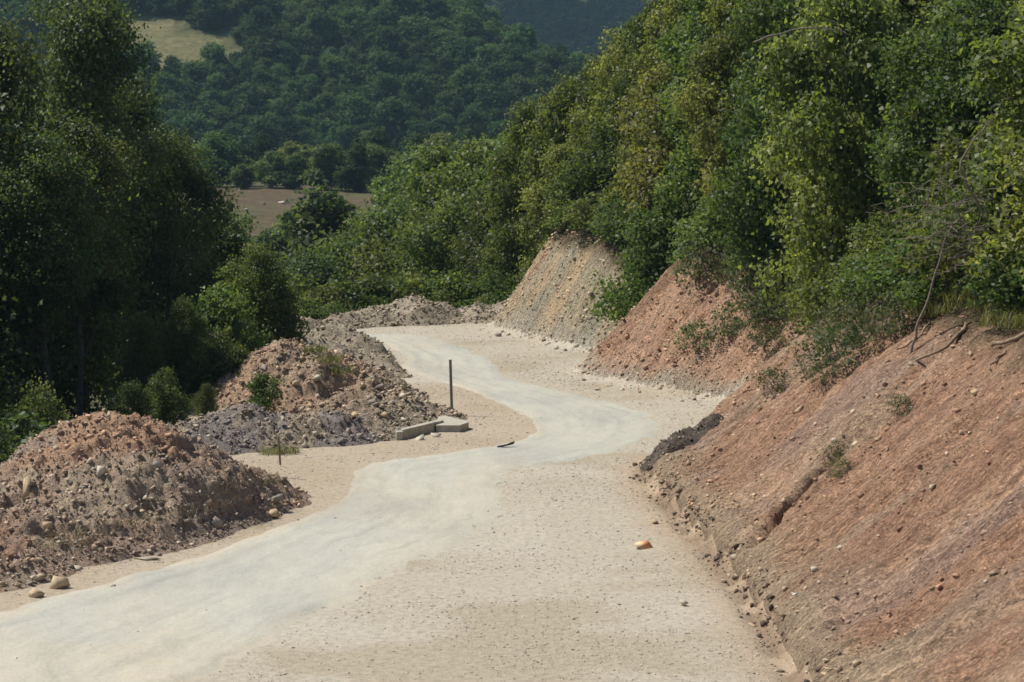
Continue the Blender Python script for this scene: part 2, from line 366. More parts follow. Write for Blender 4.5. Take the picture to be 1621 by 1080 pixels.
def plain(name, c, rough=.85, spec=.2, n=(12, .8, 1.2), metal=0, bump=.3, bscale=40):
    m, nt, b, out = new_mat(name); tc = N(nt, "ShaderNodeTexCoord")
    n1 = noise(nt, n[0], 5, .65, tc.outputs["Object"])
    nt.links.new(mixc(nt, c, ramp(nt, n1, [(.3, g3(n[1])), (.7, g3(n[2]))]), 1.0, 'MULTIPLY'), b.inputs["Base Color"])
    b.inputs["Roughness"].default_value = rough; b.inputs["Specular IOR Level"].default_value = spec; b.inputs["Metallic"].default_value = metal
    n2 = noise(nt, bscale, 4, .65, tc.outputs["Object"]); bp = N(nt, "ShaderNodeBump"); bp.inputs["Strength"].default_value = bump; bp.inputs["Distance"].default_value = .02
    nt.links.new(n2, bp.inputs["Height"]); nt.links.new(bp.outputs[0], b.inputs["Normal"]); return m
M['bark'] = plain("grey brown bark", (.12, .10, .08), n=(9, .6, 1.5))
M['dead'] = plain("bleached dead wood", (.17, .145, .115), n=(9, .6, 1.4))
M['root'] = plain("exposed root", (.20, .145, .10), n=(9, .6, 1.4))
M['stone_tan'] = plain("tan limestone", (.44, .34, .22), n=(5, .75, 1.25))
M['stone_pale'] = plain("pale limestone", (.48, .43, .34), n=(5, .75, 1.2))
M['stone_grey'] = plain("grey stone", (.27, .235, .195), n=(5, .7, 1.3))
M['stone_red'] = plain("red brown stone", (.24, .14, .095), n=(5, .7, 1.3))
M['concrete'] = plain("rough concrete", (.40, .375, .31), n=(5, .68, 1.15), bump=.6, bscale=25)
M['steel'] = plain("weathered steel", (.16, .17, .15), .6, .4, (10, .7, 1.3), 0)
M['rubber'] = plain("black scrap", (.035, .033, .03))
M['plastic'] = plain("bleached plastic", (.58, .62, .66), .5, .4, (8, .9, 1.1))

# ------------------------------------------------------------------ road edges
L_px = [(-60, 985), (60, 949), (150, 924), (280, 889), (400, 847), (500, 808), (545, 780), (556, 748), (590, 732), (680, 720), (790, 704), (838, 686), (835, 664), (792, 641), (735, 617), (665, 595), (632, 580), (640, 566), (615, 549), (580, 536), (545, 528.5)]
R_px = [(260, 1110), (350, 1062), (470, 995), (560, 950), (640, 902), (720, 868), (795, 822), (800, 792), (796, 766), (815, 744), (900, 732), (1000, 706), (1046, 680), (1015, 650), (930, 628), (860, 612), (805, 598), (785, 576), (748, 556), (706, 541), (665, 530.5)]
L_w = [(-3.2, -6), (-4.5, 8), (-7.5, 22), (-9.6, 31), (-9.6, 35.5)] + [tuple(G(*p)[:2]) for p in L_px]
R_w = [(2.2, -6), (1.2, 8), (-1.2, 20), (-3.6, 28), (-4.4, 30.5)] + [tuple(G(*p)[:2]) for p in R_px]
LS = smooth(L_w, 14); RS = smooth(R_w, 14)
ROADPOLY = np.vstack([LS, RS[::-1]])
def build_road():
    n = len(LS); w = 15
    t = np.linspace(0, 1, w)[None, :, None]
    e = np.arange(n) * .37
    nl = fbm(e, e * 0, 4, 60) * .35; nr = fbm(e, e * 0 + 5, 5, 61, .65) * .85
    Ld = (RS - LS); wd = np.linalg.norm(Ld, axis=1)[:, None]; Ld = Ld / wd
    A = LS + Ld * nl[:, None]; B = RS + Ld * nr[:, None]
    xy = A[:, None, :] * (1 - t) + B[:, None, :] * t
    x, y = xy[..., 0].ravel(), xy[..., 1].ravel()
    z, *_ = terrain(x, y)
    near = np.clip((31 - y), 0, 60); rise = 0.2 * (np.sqrt(near ** 2 + 4) - 2)
    z = (fbm(x * .35, y * .35, 3, 20) * .05) + rise + .022
    tt = np.broadcast_to(np.linspace(0, 1, w), (n, w)).ravel(); ed = np.minimum(tt, 1 - tt)
    z = z - .034 * (ed == 0)
    base = np.array([.39, .385, .338]); dust = np.array([.42, .375, .30])
    dm = np.clip(sstep(.13, 0, ed + fbm(x * .8, y * .8, 3, 62) * .16 + .11 * (tt > .5) * sstep(37, 43, y)) * .9 + sstep(.02, .22, fbm(x * .25, y * .12, 3, 63)) * .45, 0, 1)
    dm = np.clip(dm + .55 * sstep(42, 33, y) * sstep(-.1, .15, fbm(x * .3, y * .3, 3, 64)), 0, 1)
    col = base * (1 - dm[:, None]) + dust * dm[:, None]
    worn = sstep(.05, .22, fbm(x * .5, y * .25, 4, 65)) * .12
    col = col * (1 - worn[:, None] * np.array([1, .9, .7]))
    i = np.arange(n - 1)[:, None] * w + np.arange(w - 1)[None]; i = i.ravel()
    f = np.stack([i, i + 1, i + w + 1, i + w], -1)
    me = mesh_np("road", np.stack([x, y, z], -1), f, col, None, True)
    al = np.repeat(np.concatenate([[0], np.cumsum(np.linalg.norm(np.diff((LS + RS) * .5, axis=0), axis=1))]), w)
    a = me.attributes.new("lane", 'FLOAT_VECTOR', 'POINT'); a.data.foreach_set("vector", np.stack([tt, al, 0 * al], -1).astype(np.float32).ravel())
    o = link("road", me, M['asphalt']); tag(o, kind="structure")
    return o

# ------------------------------------------------------------------ ground sheet, split into its kinds of land
def axis(fine0, fine1, st, lo, hi, g=1.11):
    a = list(np.arange(fine0, fine1 + 1e-6, st)); s = st; x = fine1
    while x < hi: s = min(s * g, 9 if x < 760 else 16); x += s; a.append(x)
    s = st; x = fine0; b = []
    while x > lo: s = min(s * g, 9 if x > -500 else 16); x -= s; b.append(x)
    return np.array(b[::-1] + a)
MEADOW = np.array([(-108, 560), (-103, 558), (-84, 553), (-68, 545), (-59, 537), (-62, 525), (-70, 514), (-92, 512), (-108, 522)], float)
def in_meadow(x, y):
    n = fbm(x * .08, y * .08, 2, 70) * 8
    return inside(np.asarray(x, float) + n, np.asarray(y, float) + n, MEADOW)
def mix3(a, b, w): return a * (1 - w[:, None]) + np.asarray(b) * w[:, None]
def bank_col(x, y, z, d, s, T, ys):
    n = len(x); c = np.tile(np.array([.335, .205, .14]), (n, 1))                       # red-brown
    st = fbm(s * .9, d * .22, 4, 80); st2 = fbm(s * 2.6, d * .5, 3, 81)
    c = mix3(c, (.40, .265, .185), sstep(-.02, .18, st))                                  # lighter ochre streaks
    c = mix3(c, (.27, .165, .118), sstep(.03, .16, st2) * .8)
    c = mix3(c, (.34, .26, .195), sstep(.06, .17, fbm(s * .5 + 9, d * .3, 3, 82)) * .5)  # grey bands
    c = mix3(c, (.31, .225, .19), sstep(.08, .18, fbm(s * .7 + 3, d * .35 + 4, 3, 83)) * .5)  # mauve
    footw = sstep(1.3, .1, d + fbm(s * .8, d * .8, 3, 84) * 2.0) * .55 * (1 - sstep(58, 64, ys))
    c = mix3(c, (.37, .30, .21), footw * .8)                                            # tan wash at the foot
    mid = sstep(62, 66, ys) * (1 - sstep(77, 80, ys))
    c = mix3(c, (.43, .275, .195), mid * .6)
    farw = sstep(79, 82, ys)
    g = np.tile(np.array([.35, .30, .22]), (n, 1)); g = mix3(g, (.41, .32, .22), sstep(-.02, .12, st)); g = mix3(g, (.31, .285, .22), sstep(.02, .14, fbm(s * .6, d * .3, 3, 85)))
    g = mix3(g, (.36, .20, .14), sstep(.07, .16, fbm(s * .7, d * .6, 3, 86)) * sstep(1.0, 2.5, z))
    c = mix3(c, g, farw)
    top = sstep(-.7, .1, z - T + fbm(s * 1.2, d, 3, 87) * .8)
    c = c * np.array([1.03, 1.02, .98])
    c = mix3(c, (.095, .075, .045), top)                                                 # humus and litter above the cut
    return c
def build_ground():
    xs = axis(-12.5, 13.5, .125, -800, 800); ys_ = axis(30, 97, .14, -30, 1500, 1.10)
    X, Y = np.meshgrid(xs, ys_); x, y = X.ravel(), Y.ravel()
    z, d, s, dl, inb, inv, T, bare, ys = terrain(x, y)
    n = len(x)
    gc = np.tile(np.array([.378, .340, .272]), (n, 1))
    gn = fbm(x * .35, y * .35, 4, 90)
    gc = mix3(gc, (.315, .268, .195), sstep(-.02, .16, gn) * .7); gc = mix3(gc, (.41, .375, .31), sstep(.02, .2, fbm(x * .3 + 8, y * .3, 3, 91)) * .7)
    dL, _ = dist_poly(x, y, LS[::6]); dR, _ = dist_poly(x, y, RS[::6])
    left = (dL < dR)
    gc = mix3(gc, (.355, .288, .21), left * .6 * (y < 72))                                 # pinkish left shoulder
    gc = mix3(gc, (.33, .235, .155), sstep(1.5, .0, np.abs(d) + gn * 1.2) * .8 * (y < 56))   # brown wash beside the ditch
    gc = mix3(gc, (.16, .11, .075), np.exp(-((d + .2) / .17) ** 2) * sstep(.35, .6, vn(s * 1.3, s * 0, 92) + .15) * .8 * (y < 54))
    rc = np.tile(np.array([.10, .085, .05]), (n, 1)); rc = mix3(rc, (.075, .09, .035), sstep(-.1, .1, fbm(x * .4, y * .4, 3, 93)))
    fieldw = sstep(182, 196, y + fbm(x * .05, y * .05, 2, 94) * 20) * (1 - sstep(295, 305, y))
    fc = np.tile(np.array([.095, .072, .045]), (n, 1)); fc = mix3(fc, (.085, .085, .04), sstep(.0, .14, fbm(x * .05, y * .03, 3, 95)))
    rc = mix3(rc, fc, fieldw); rc = mix3(rc, fc, fieldw * .4)
    rc = mix3(rc, (.035, .045, .02), sstep(455, 475, y))
    mc = np.tile(np.array([.165, .15, .075]), (n, 1)); mc = mix3(mc, (.13, .125, .058), sstep(-.05, .15, fbm(x * .09, y * .22, 4, 96)))
    mw = in_meadow(x, y).astype(float); rc = mix3(rc, mc, mw)
    bc = bank_col(x, y, z, d, s, T, ys)
    bc = gc + (bc - gc) * sstep(.02, .55, d + fbm(x * 1.5, y * 1.5, 3, 97) * .5)[:, None]
    col = np.where(inb[:, None], bc, np.where(inv[:, None], mix3(gc, rc, sstep(.3, 1.6, dl + gn)), gc))
    nx, ny = len(xs), len(ys_)
    i = (np.arange(ny - 1)[:, None] * nx + np.arange(nx - 1)[None]).ravel()
    f = np.stack([i, i + 1, i + nx + 1, i + nx], -1)
    fin = inb[f].sum(1) >= 2; fv = (inv[f].sum(1) >= 2) & ~fin; fy = y[f].mean(1)
    V = np.stack([x, y, z], -1)
    for nm, msk, mt in (("ground", ~fin & ~fv, 'ground'), ("cut_bank", fin, 'bank'), ("valley_terrain", fv & (fy < 470), 'land'), ("hill", fv & (fy >= 470) & (fy < 760), 'land'), ("mountain", fv & (fy >= 760), 'land')):
        ff = f[msk]; u, inx = np.unique(ff.ravel(), return_inverse=True)
        me = mesh_np(nm, V[u], inx.reshape(-1, 4), col[u], None, True)
        if nm == "cut_bank":
            a = me.attributes.new("sd", 'FLOAT_VECTOR', 'POINT'); a.data.foreach_set("vector", np.stack([s[u] + fbm(s[u] * .7, d[u] * .7, 2, 130) * .6, d[u], 0 * d[u]], -1).astype(np.float32).ravel())
        o = link(nm, me, M[mt]); tag(o, kind="structure")
build_ground()
build_road()

# ------------------------------------------------------------------ spoil heaps
HEAPS = []
PITS = [(-4.95, 64.2, .42, .75), (-5.3, 63.6, .3, .45), (-10.3, 44.2, .4, .6), (-7.4, 46.5, .22, .4), (-6.9, 46.9, .2, .35), (-8.9, 42.6, .28, .35), (-7.3, 44.4, .3, .4)]   # hollows between the loads
def road_gap(x, y):
    a, _ = dist_poly(x, y, LS[::6]); b, _ = dist_poly(x, y, RS[::6]); ins = inside(x, y, ROADPOLY[::6])
    return np.where(ins, 0, np.minimum(a, b))
def heap_height(spec, x, y, detail=True):
    cones, seed, amp, gap = spec
    t = 0
    for cx, cy, h, r in cones:
        q = np.hypot(x - cx, y - cy) / r
        t = t + np.clip(h * (1 - q ** 1.35), 0, None) ** 5
    t = t ** .2
    t = t * sstep(gap[0], gap[1], road_gap(x, y) + fbm(x * 1.3, y * 1.3, 2, seed + 5) * .5)
    w = sstep(0, .5, t)
    t = t + w * (fbm(x * .8, y * .8, 3, seed) * .6 * amp + fbm(x * 2.2 + fbm(x * 3, y * 3, 2, seed + 8) * 1.5, y * 2.6, 4, seed + 1, .62) * .5 * amp)
    for qx, qy, qr, qd in PITS: t = t - w * qd * np.exp(-((x - qx) ** 2 + (y - qy) ** 2) / qr ** 2)
    if detail:
        lump = np.abs(fbm(x * 4.2, y * 4.2, 2, seed + 2)) * 2
        t = t + w * (-.24 * amp * lump + (np.abs(fbm(x * 6, y * 6, 3, seed + 3, .75)) - .12) * -.45 * amp + fbm(x * 13, y * 13, 1, seed + 4) * .07 * amp)
    return t - .03
def surf(x, y):
    z = terrain(x, y)[0]; fl = z.copy()
    for sp in HEAPS: z = np.maximum(z, np.where(True, Hbase(sp, x, y, fl), 0))
    return z
def Hbase(sp, x, y, z0):
    o = np.full(x.shape, -99.0); m = np.zeros(x.shape, bool)
    for cx, cy, h, r in sp[0]: m |= np.hypot(x - cx, y - cy) < r
    if m.any():
        h = heap_height(sp, x[m], y[m]); o[m] = np.where(h > 0, np.maximum(z0[m], -1.2) + h, -99)
    return o
def hit(px, py, y0=31, y1=135):
    dv = ray(px, py); Y = np.arange(y0, y1, .06); x = dv[0] * Y; zr = CAM_Z + dv[2] * Y
    zs = surf(x, Y); m = np.nonzero(zr < zs)[0]
    k = m[0] if len(m) else len(Y) - 1
    return np.array([x[k], Y[k], zs[k]])
def heap(name, label, cones, seed, amp, colf, nrub, gap=(.25, 1.3), rsize=(.03, .13), step=.075, mat='heap', cat="earth heap"):
    sp = (cones, seed, amp, gap); HEAPS.append(sp)
    x0 = min(c[0] - c[3] for c in cones) - .1; x1 = max(c[0] + c[3] for c in cones) + .1; y0 = min(c[1] - c[3] for c in cones) - .1; y1 = max(c[1] + c[3] for c in cones) + .1
    xs = np.arange(x0, x1, step); ys = np.arange(y0, y1, step); X, Y = np.meshgrid(xs, ys); x, y = X.ravel(), Y.ravel()
    h = heap_height(sp, x, y); g = np.maximum(terrain(x, y)[0], -1.2); z = g + h
    col = colf(x, y, z)
    i = (np.arange(len(ys) - 1)[:, None] * len(xs) + np.arange(len(xs) - 1)[None]).ravel()
    f = np.stack([i, i + 1, i + len(xs) + 1, i + len(xs)], -1); f = f[(h[f] > .0).sum(1) >= 1]
    z = np.where(h <= 0, g - .03, z)
    u, inx = np.unique(f.ravel(), return_inverse=True)
    c0 = np.array([cones[0][0], cones[0][1], float(terrain(np.array([cones[0][0]]), np.array([cones[0][1]]))[0][0])])
    root = empty(name, c0); tag(root, label, cat)
    link("earth_mound", mesh_np("earth_mound", np.stack([x, y, z], -1)[u] - c0, inx.reshape(-1, 4), col[u], None, True), M[mat], root)
    rng = np.random.default_rng(seed); on = np.nonzero(h > .02)[0]
    pick = rng.choice(on, nrub); px = x[pick] + rng.uniform(-.5, .5, nrub) * step; py = y[pick] + rng.uniform(-.5, .5, nrub) * step
    size = rsize[0] * (rng.pareto(2.2, nrub) + 1); size = np.clip(size, rsize[0], rsize[1]) * .72
    k = col[pick] * rng.uniform(.7, 1.55, (nrub, 1)); gr = rng.random(nrub) < .28; k[gr] = np.array([.36, .31, .235]) * rng.uniform(.7, 1.25, (gr.sum(), 1))
    v, ff, cc = scatter_clods(np.stack([px, py, z[pick] + size * .2], -1) - c0, size, k, rng)
    o = link("rubble", mesh_np("rubble", v, ff, cc), M['clod'], root); o["kind"] = "stuff"
    return root
def col_near(x, y, z):
    c = np.tile(np.array([.31, .228, .17]), (len(x), 1))
    c = mix3(c, (.37, .235, .155), sstep(.9, 1.7, z + fbm(x, y, 2, 101) * .8) * .9)
    c = mix3(c, (.27, .21, .17), sstep(-.02, .12, fbm(x * .6, y * .6, 3, 102)) * .8)
    c = mix3(c, (.33, .26, .19), sstep(.03, .15, fbm(x * .8 + 4, y * .8, 3, 103)))
    c = mix3(c, (.31, .19, .13), sstep(-9.2, -10.2, x + fbm(x, y, 2, 104) * 1.5) * sstep(43.5, 42, y))
    return c
def col_grey(x, y, z):
    c = np.tile(np.array([.275, .225, .185]), (len(x), 1)); c = mix3(c, (.215, .185, .168), sstep(-.05, .1, fbm(x * .7, y * .7, 3, 105)))
    return mix3(c, (.30, .245, .185), sstep(.03, .14, fbm(x * .9, y * .9, 3, 106)))
def col_red(x, y, z):
    c = np.tile(np.array([.35, .245, .17]), (len(x), 1)); c = mix3(c, (.27, .205, .15), sstep(0, .14, fbm(x * .6, y * .6, 3, 107)))
    c = mix3(c, (.29, .245, .185), sstep(-4.8, -3.4, x + fbm(x, y, 2, 108)) * .8)
    return mix3(c, (.36, .27, .19), sstep(.04, .15, fbm(x * .9, y * .9, 3, 109)))
def col_pale(x, y, z):
    c = np.tile(np.array([.33, .28, .215]), (len(x), 1)); return mix3(c, (.27, .23, .175), sstep(-.03, .12, fbm(x * .7, y * .7, 3, 110)))
def col_dark(x, y, z): return np.tile(np.array([.10, .08, .065]), (len(x), 1)) * (1 + fbm(x * 3, y * 3, 2, 111))[:, None]

heap("spoil_heap", "large brown spoil heap nearest the camera on the left roadside, stony and peaked",
     [(-8.6, 47.1, 2.35, 4.0), (-7.0, 47.6, 1.35, 2.9), (-5.6, 48.7, .85, 1.7), (-9.7, 43.8, 1.0, 2.8), (-10.4, 41.0, .75, 2.3), (-10.6, 45.6, 1.0, 2.6), (-8.0, 45.0, 1.05, 2.7), (-6.4, 46.8, .8, 1.9)], 201, .85, col_near, 14000, rsize=(.026, .13), step=.06)
heap("rubble_ridge", "low ridge of grey-purple rubble between the peaked near heap and the concrete headwall",
     [(-8.6, 57.2, .8, 2.0), (-7.3, 58.2, .95, 2.0), (-6.0, 58.6, .75, 1.7), (-4.9, 58.8, .7, 1.5), (-3.9, 59.4, .55, 1.2), (-9.3, 55.5, .8, 1.8)], 221, .8, col_grey, 4500, gap=(.8, 2.0))
heap("spoil_heap", "big reddish spoil heap with a dark hollow, behind the concrete headwall and steel post",
     [(-6.9, 66.2, 1.95, 3.0), (-5.6, 65.6, 1.75, 2.7), (-4.6, 64.6, 1.3, 2.3), (-3.2, 63.4, .8, 1.7), (-2.5, 63.0, .5, 1.3), (-5.0, 67.5, 1.3, 2.5), (-4.2, 61.7, .7, 1.6)], 241, .85, col_red, 8000, gap=(.15, 1.0), rsize=(.034, .17))
heap("spoil_heap", "long pale spoil heap beside the far bend, tapering to a low tip at the road",
     [(-8.0, 80.5, 1.5, 3.0), (-6.6, 79.6, 1.2, 2.7), (-5.4, 77.6, .95, 2.3), (-4.6, 75.4, .7, 1.8), (-8.6, 83.5, 1.4, 2.8), (-6.9, 76.4, 1.1, 2.6), (-4.0, 74.2, .45, 1.1)], 261, .8, col_pale, 3000, gap=(.1, .8), rsize=(.045, .18), step=.1)
heap("spoil_heap", "low grey heap across the far end of the road, higher of the two",
     [(-4.2, 94.6, 1.05, 2.0), (-5.8, 94.0, .75, 1.9), (-3.0, 95.0, .7, 1.5), (-7.3, 92.6, .6, 1.7)], 281, .7, col_pale, 1400, gap=(.1, .8), rsize=(.05, .2), step=.1)
heap("spoil_heap", "lower smooth grey heap at the far road end, against the grey cut slope",
     [(-1.5, 95.4, .75, 1.6), (-.5, 95.6, .7, 1.4), (-2.3, 95.4, .4, 1.0)], 291, .5, col_pale, 500, gap=(.1, .8), rsize=(.05, .16), step=.1)
pd = G(1066, 752)
heap("soil_clump", "dark heap of wet clods in the ditch at the nose of the near red bank",
     [(pd[0] - .28, pd[1] + .1, .26, .6), (pd[0] + .3, pd[1] + .55, .36, .75), (pd[0] + .75, pd[1] + 1.05, .34, .6)], 301, .5, col_dark, 420, rsize=(.02, .07), step=.05)

# ------------------------------------------------------------------ clods on the cut bank, gravel on the ground
def bank_clods():
    rng = np.random.default_rng(31); n = 120000
    x = rng.uniform(-1.5, 13, n); y = rng.uniform(31, 96, n)
    z, d, s, dl, inb, inv, T, bare, ys = terrain(x, y)
    dens = np.where(inb & (z < T + .3), .25 + .9 * sstep(1.6, .1, d) + .8 * sstep(.0, .12, fbm(s * .8, d * .5, 3, 88)) + .9 * sstep(62, 66, ys), 0)
    dens = dens + ((d <= 0) & (d > -.7) & ~inv) * .55 * np.exp(d / .3) + ((d <= .1) & (d > -.5) & (y < 54)) * 1.1 * np.exp(-((d + .2) / .16) ** 2)
    k = rng.random(n) < dens * .42; x, y, z, d, s, T, ys = [q[k] for q in (x, y, z, d, s, T, ys)]
    m = len(x); size = np.clip(.015 * (rng.pareto(2.3, m) + 1), .015, .085) * np.interp(y, [35, 70, 95], [1, 1.45, 1.7])
    c = bank_col(x, y, z, np.maximum(d, .2), s, T + 9, ys) * rng.uniform(.75, 1.4, (m, 1)); pale = rng.random(m) < np.where(ys > 62, .3, .2)
    dk = (d < .05) & (y < 54) & (rng.random(m) < .65); c[dk] = np.array([.13, .095, .07]) * rng.uniform(.6, 1.4, (dk.sum(), 1))
    c[pale] = np.array([.44, .36, .26]) * rng.uniform(.7, 1.2, (pale.sum(), 1))
    v, f, cc = scatter_clods(np.stack([x, y, z + size * .15], -1), size, c, rng)
    o = link("loose_clods", mesh_np("loose_clods", v, f, cc), M['clod']); tag(o, "small loose clods and stones strewn over the cut bank", "stones", kind="stuff")
def gravel():
    rng = np.random.default_rng(32); n = 140000
    x = rng.uniform(-9, 8, n); y = 31 + 64 * rng.random(n) ** 1.5
    z, d, s, dl, inb, inv, *_ = terrain(x, y); rg = road_gap(x, y)
    ins = inside(x, y, ROADPOLY)
    p = np.where(inb | inv, 0, np.where(ins, .015, .25 + .75 * sstep(-.12, .12, fbm(x * .45, y * .45, 3, 98)) * sstep(0, .7, rg)))
    k = rng.random(n) < p * .75; x, y, z, rg = x[k], y[k], z[k], rg[k]; ins = ins[k]; m = len(x)
    size = np.clip(.0095 * (rng.pareto(3.0, m) + 1), .0095, .034) * np.interp(y, [31, 60, 95], [1, 1.35, 1.6])
    c = np.where(rng.random((m, 1)) < .16, np.array([.27, .23, .18]), np.array([.46, .42, .345])) * rng.uniform(.7, 1.25, (m, 1))
    v, f, cc = scatter_rocks(np.stack([x, y, z + size * .12 + ins * .02], -1), size, c, OCT, (.28, .5), rng)
    o = link("gravel", mesh_np("gravel", v, f, cc), M['clod']); tag(o, "pale loose gravel over the road shoulder", "gravel", kind="stuff")
bank_clods(); gravel()
def ditch_debris():
    rng = np.random.default_rng(33); n = 9000; x = rng.uniform(2.8, 6, n); y = rng.uniform(31, 54, n); z, d, s, *_ = terrain(x, y)
    k = (rng.random(n) < np.exp(-((d + .12 + fbm(s * .9, s * 0, 2, 140) * .5) / .17) ** 2) * sstep(.28, .55, vn(s * .9, s * 0, 141))); x, y, z = x[k], y[k], z[k]; m = len(x)
    size = np.clip(.02 * (rng.pareto(2.0, m) + 1), .02, .11); c = np.array([.115, .085, .062]) * rng.uniform(.5, 1.7, (m, 1))
    v, f, cc = scatter_clods(np.stack([x, y, z + size * .25], -1), size, c, rng)
    o = link("ditch_debris", mesh_np("ditch_debris", v, f, cc), M['clod']); tag(o, "dark crumbled debris along the ditch at the near bank's foot", "debris", kind="stuff")
ditch_debris()

# ------------------------------------------------------------------ foliage
def leaves(pts, nrm, L, W, rng, spread=.8, up=.35, tint=None):
    n = len(pts)
    nn = nrm + rng.normal(0, spread, (n, 3)); nn[:, 2] += up; nn /= np.linalg.norm(nn, axis=1)[:, None] + 1e-9
    t = rng.normal(0, 1, (n, 3)); t[:, 2] -= .35; t -= nn * (t * nn).sum(1)[:, None]; t /= np.linalg.norm(t, axis=1)[:, None] + 1e-9
    b = np.cross(nn, t); s = rng.uniform(.6, 1.25, (n, 1)); l = L * s; w = W * s * rng.uniform(.8, 1.2, (n, 1))
    v = np.stack([pts - t * l * .5, pts + b * w * .5 + nn * w * .16 - t * l * .06, pts + t * l * .5 - nn * l * .12, pts - b * w * .5 + nn * w * .16 - t * l * .06], 1)
    return v.reshape(-1, 3), np.arange(n * 4).reshape(-1, 4), np.repeat(tint, 4)
def crown(lobes, n, L, W, seed, clump=.28, per=12, shell=.72, name="crown", spread=.8, up=.4):
    rng = np.random.default_rng(seed); lob = np.array(lobes, float)         # x y z rx ry rz
    area = (lob[:, 3] * lob[:, 5]) ** 1.0; nc = max(4, n // per)
    area = area * rng.uniform(.4, 1.5, len(lob)); k = rng.choice(len(lob), nc, p=area / area.sum())
    d = rng.normal(0, 1, (nc, 3)); d[:, 2] += .25; d /= np.linalg.norm(d, axis=1)[:, None]
    rr = np.where(rng.random(nc) < .8, rng.uniform(shell, 1.08, nc), rng.uniform(.2, shell, nc)); rr = rr * (1 + .10 * rng.normal(0, 1, nc))
    c = lob[k, :3] + d * lob[k, 3:6] * rr[:, None]
    kk = np.repeat(np.arange(nc), per); m = len(kk)
    sd = d + rng.normal(0, .55, (nc, 3)); sd[:, 2] += .1; sd /= np.linalg.norm(sd, axis=1)[:, None]; sl = rng.uniform(.1, .75, nc) * np.minimum(lob[k, 3], 1.4)
    off = rng.normal(0, 1, (m, 3)); off[:, 2] *= .6; p = c[kk] + off * clump * .62 * rng.uniform(.5, 1.3, nc)[kk][:, None] + sd[kk] * (sl[kk] * rng.uniform(-.5, 1, m))[:, None]
    lt = rng.uniform(-.16, .16, len(lob))[k]
    tint = np.clip(.45 + lt[kk] + rng.normal(0, .11, nc)[kk] + rng.normal(0, .14, m), 0, 1)
    v, f, t = leaves(p, d[kk], L, W, rng, spread, up, tint)
    v[:, 2] = np.maximum(v[:, 2], -.1)
    return mesh_np(name, v, f, None, t)
def tree_lobes(seed, Hh, Rr, z0, n, prof, lr=(.26, .44)):
    rng = np.random.default_rng(seed); out = []
    for i in range(n):
        t = (i + rng.uniform(.1, .9)) / n; R0 = Rr * prof(t); a = i * 2.4 + rng.uniform(-.8, .8); q = rng.uniform(.25, .92) * R0
        r = Rr * rng.uniform(*lr) * (.55 + .45 * prof(t))
        out.append((q * math.cos(a), q * math.sin(a), z0 + (Hh - z0 - r * .7) * t, r * rng.uniform(.95, 1.3), r * rng.uniform(.95, 1.3), r * rng.uniform(.7, .95)))
    return out
def trunk_mesh(lobes, Hh, r0, seed, nb=9, lean=.25, stems=1, base=-.8):
    rng = np.random.default_rng(seed); mb = MB()
    for q in range(stems):
        a = rng.uniform(0, 6.28); top = np.array([math.cos(a) * lean * (1 + stems * .6), math.sin(a) * lean * (1 + stems * .6), Hh * .86])
        p = wander((.08 * q, .05 * q, base), top, 9, Hh * .018, rng); v, f = tube(p, np.linspace(r0, r0 * .18, 9), 8); mb.add(v, f)
        for i in rng.choice(len(lobes), min(nb, len(lobes)), False):
            l = np.array(lobes[i][:3]); zz = max(.1, l[2] * rng.uniform(.45, .7)); t = np.clip((zz - base) / (top[2] - base), 0, .95); st = p[0] + (top - p[0]) * t
            v, f = tube(wander(st, l, 6, .08, rng), np.linspace(r0 * .45 * (1 - t * .5), r0 * .08, 6), 6); mb.add(v, f)
    return mb.mesh("trunk", True)
def egg(t): return (math.sin(math.pi * min(1, max(0, .08 + t * .9))) ** .6)
def cone(t): return max(.12, (1 - t) ** .75) * min(1, .55 + t * 2.5)
def spire(t): return max(.42, (1 - t ** 1.6) ** .8) * min(1, .6 + t * 2.5)
def dome(t): return max(.15, math.sqrt(max(0, 1 - (t * .98) ** 2.2)))
PROTO = {}
def make(key, Hh, Rr, z0, nl, prof, nleaf, L, W, seed, mat, r0=.12, stems=1, clump=.28, lr=(.26, .44), nb=9, per=12, spread=.8, up=.4):
    lb = tree_lobes(seed, Hh, Rr, z0, nl, prof, lr)
    PROTO[key] = (crown(lb, nleaf, L, W, seed, clump, per, spread=spread, up=up), trunk_mesh(lb, Hh, r0, seed, nb, .25, stems), Hh, M[mat])
def plant(name, key, x, y, top_z, label, cat, group=None, rz=None, wide=1.0, mat=None, z=None):
    cm, tm, Hh, lm = PROTO[key]
    g = Hz(x, y) if z is None else z; s = max(.15, (top_z - g) / Hh)
    o = empty(name, (x, y, g)); o.scale = (s * wide, s * wide, s); o.rotation_euler.z = random.uniform(0, 6.28) if rz is None else rz
    c = link("crown", cm, lm, o)
    if mat: c.material_slots[0].link = 'OBJECT'; c.material_slots[0].material = M[mat]
    link("trunk", tm, M['bark'], o); tag(o, label, cat, group); return o
def see(px, topy, Y):
    p = P(px, topy, Y); return p[0], p[1], p[2]

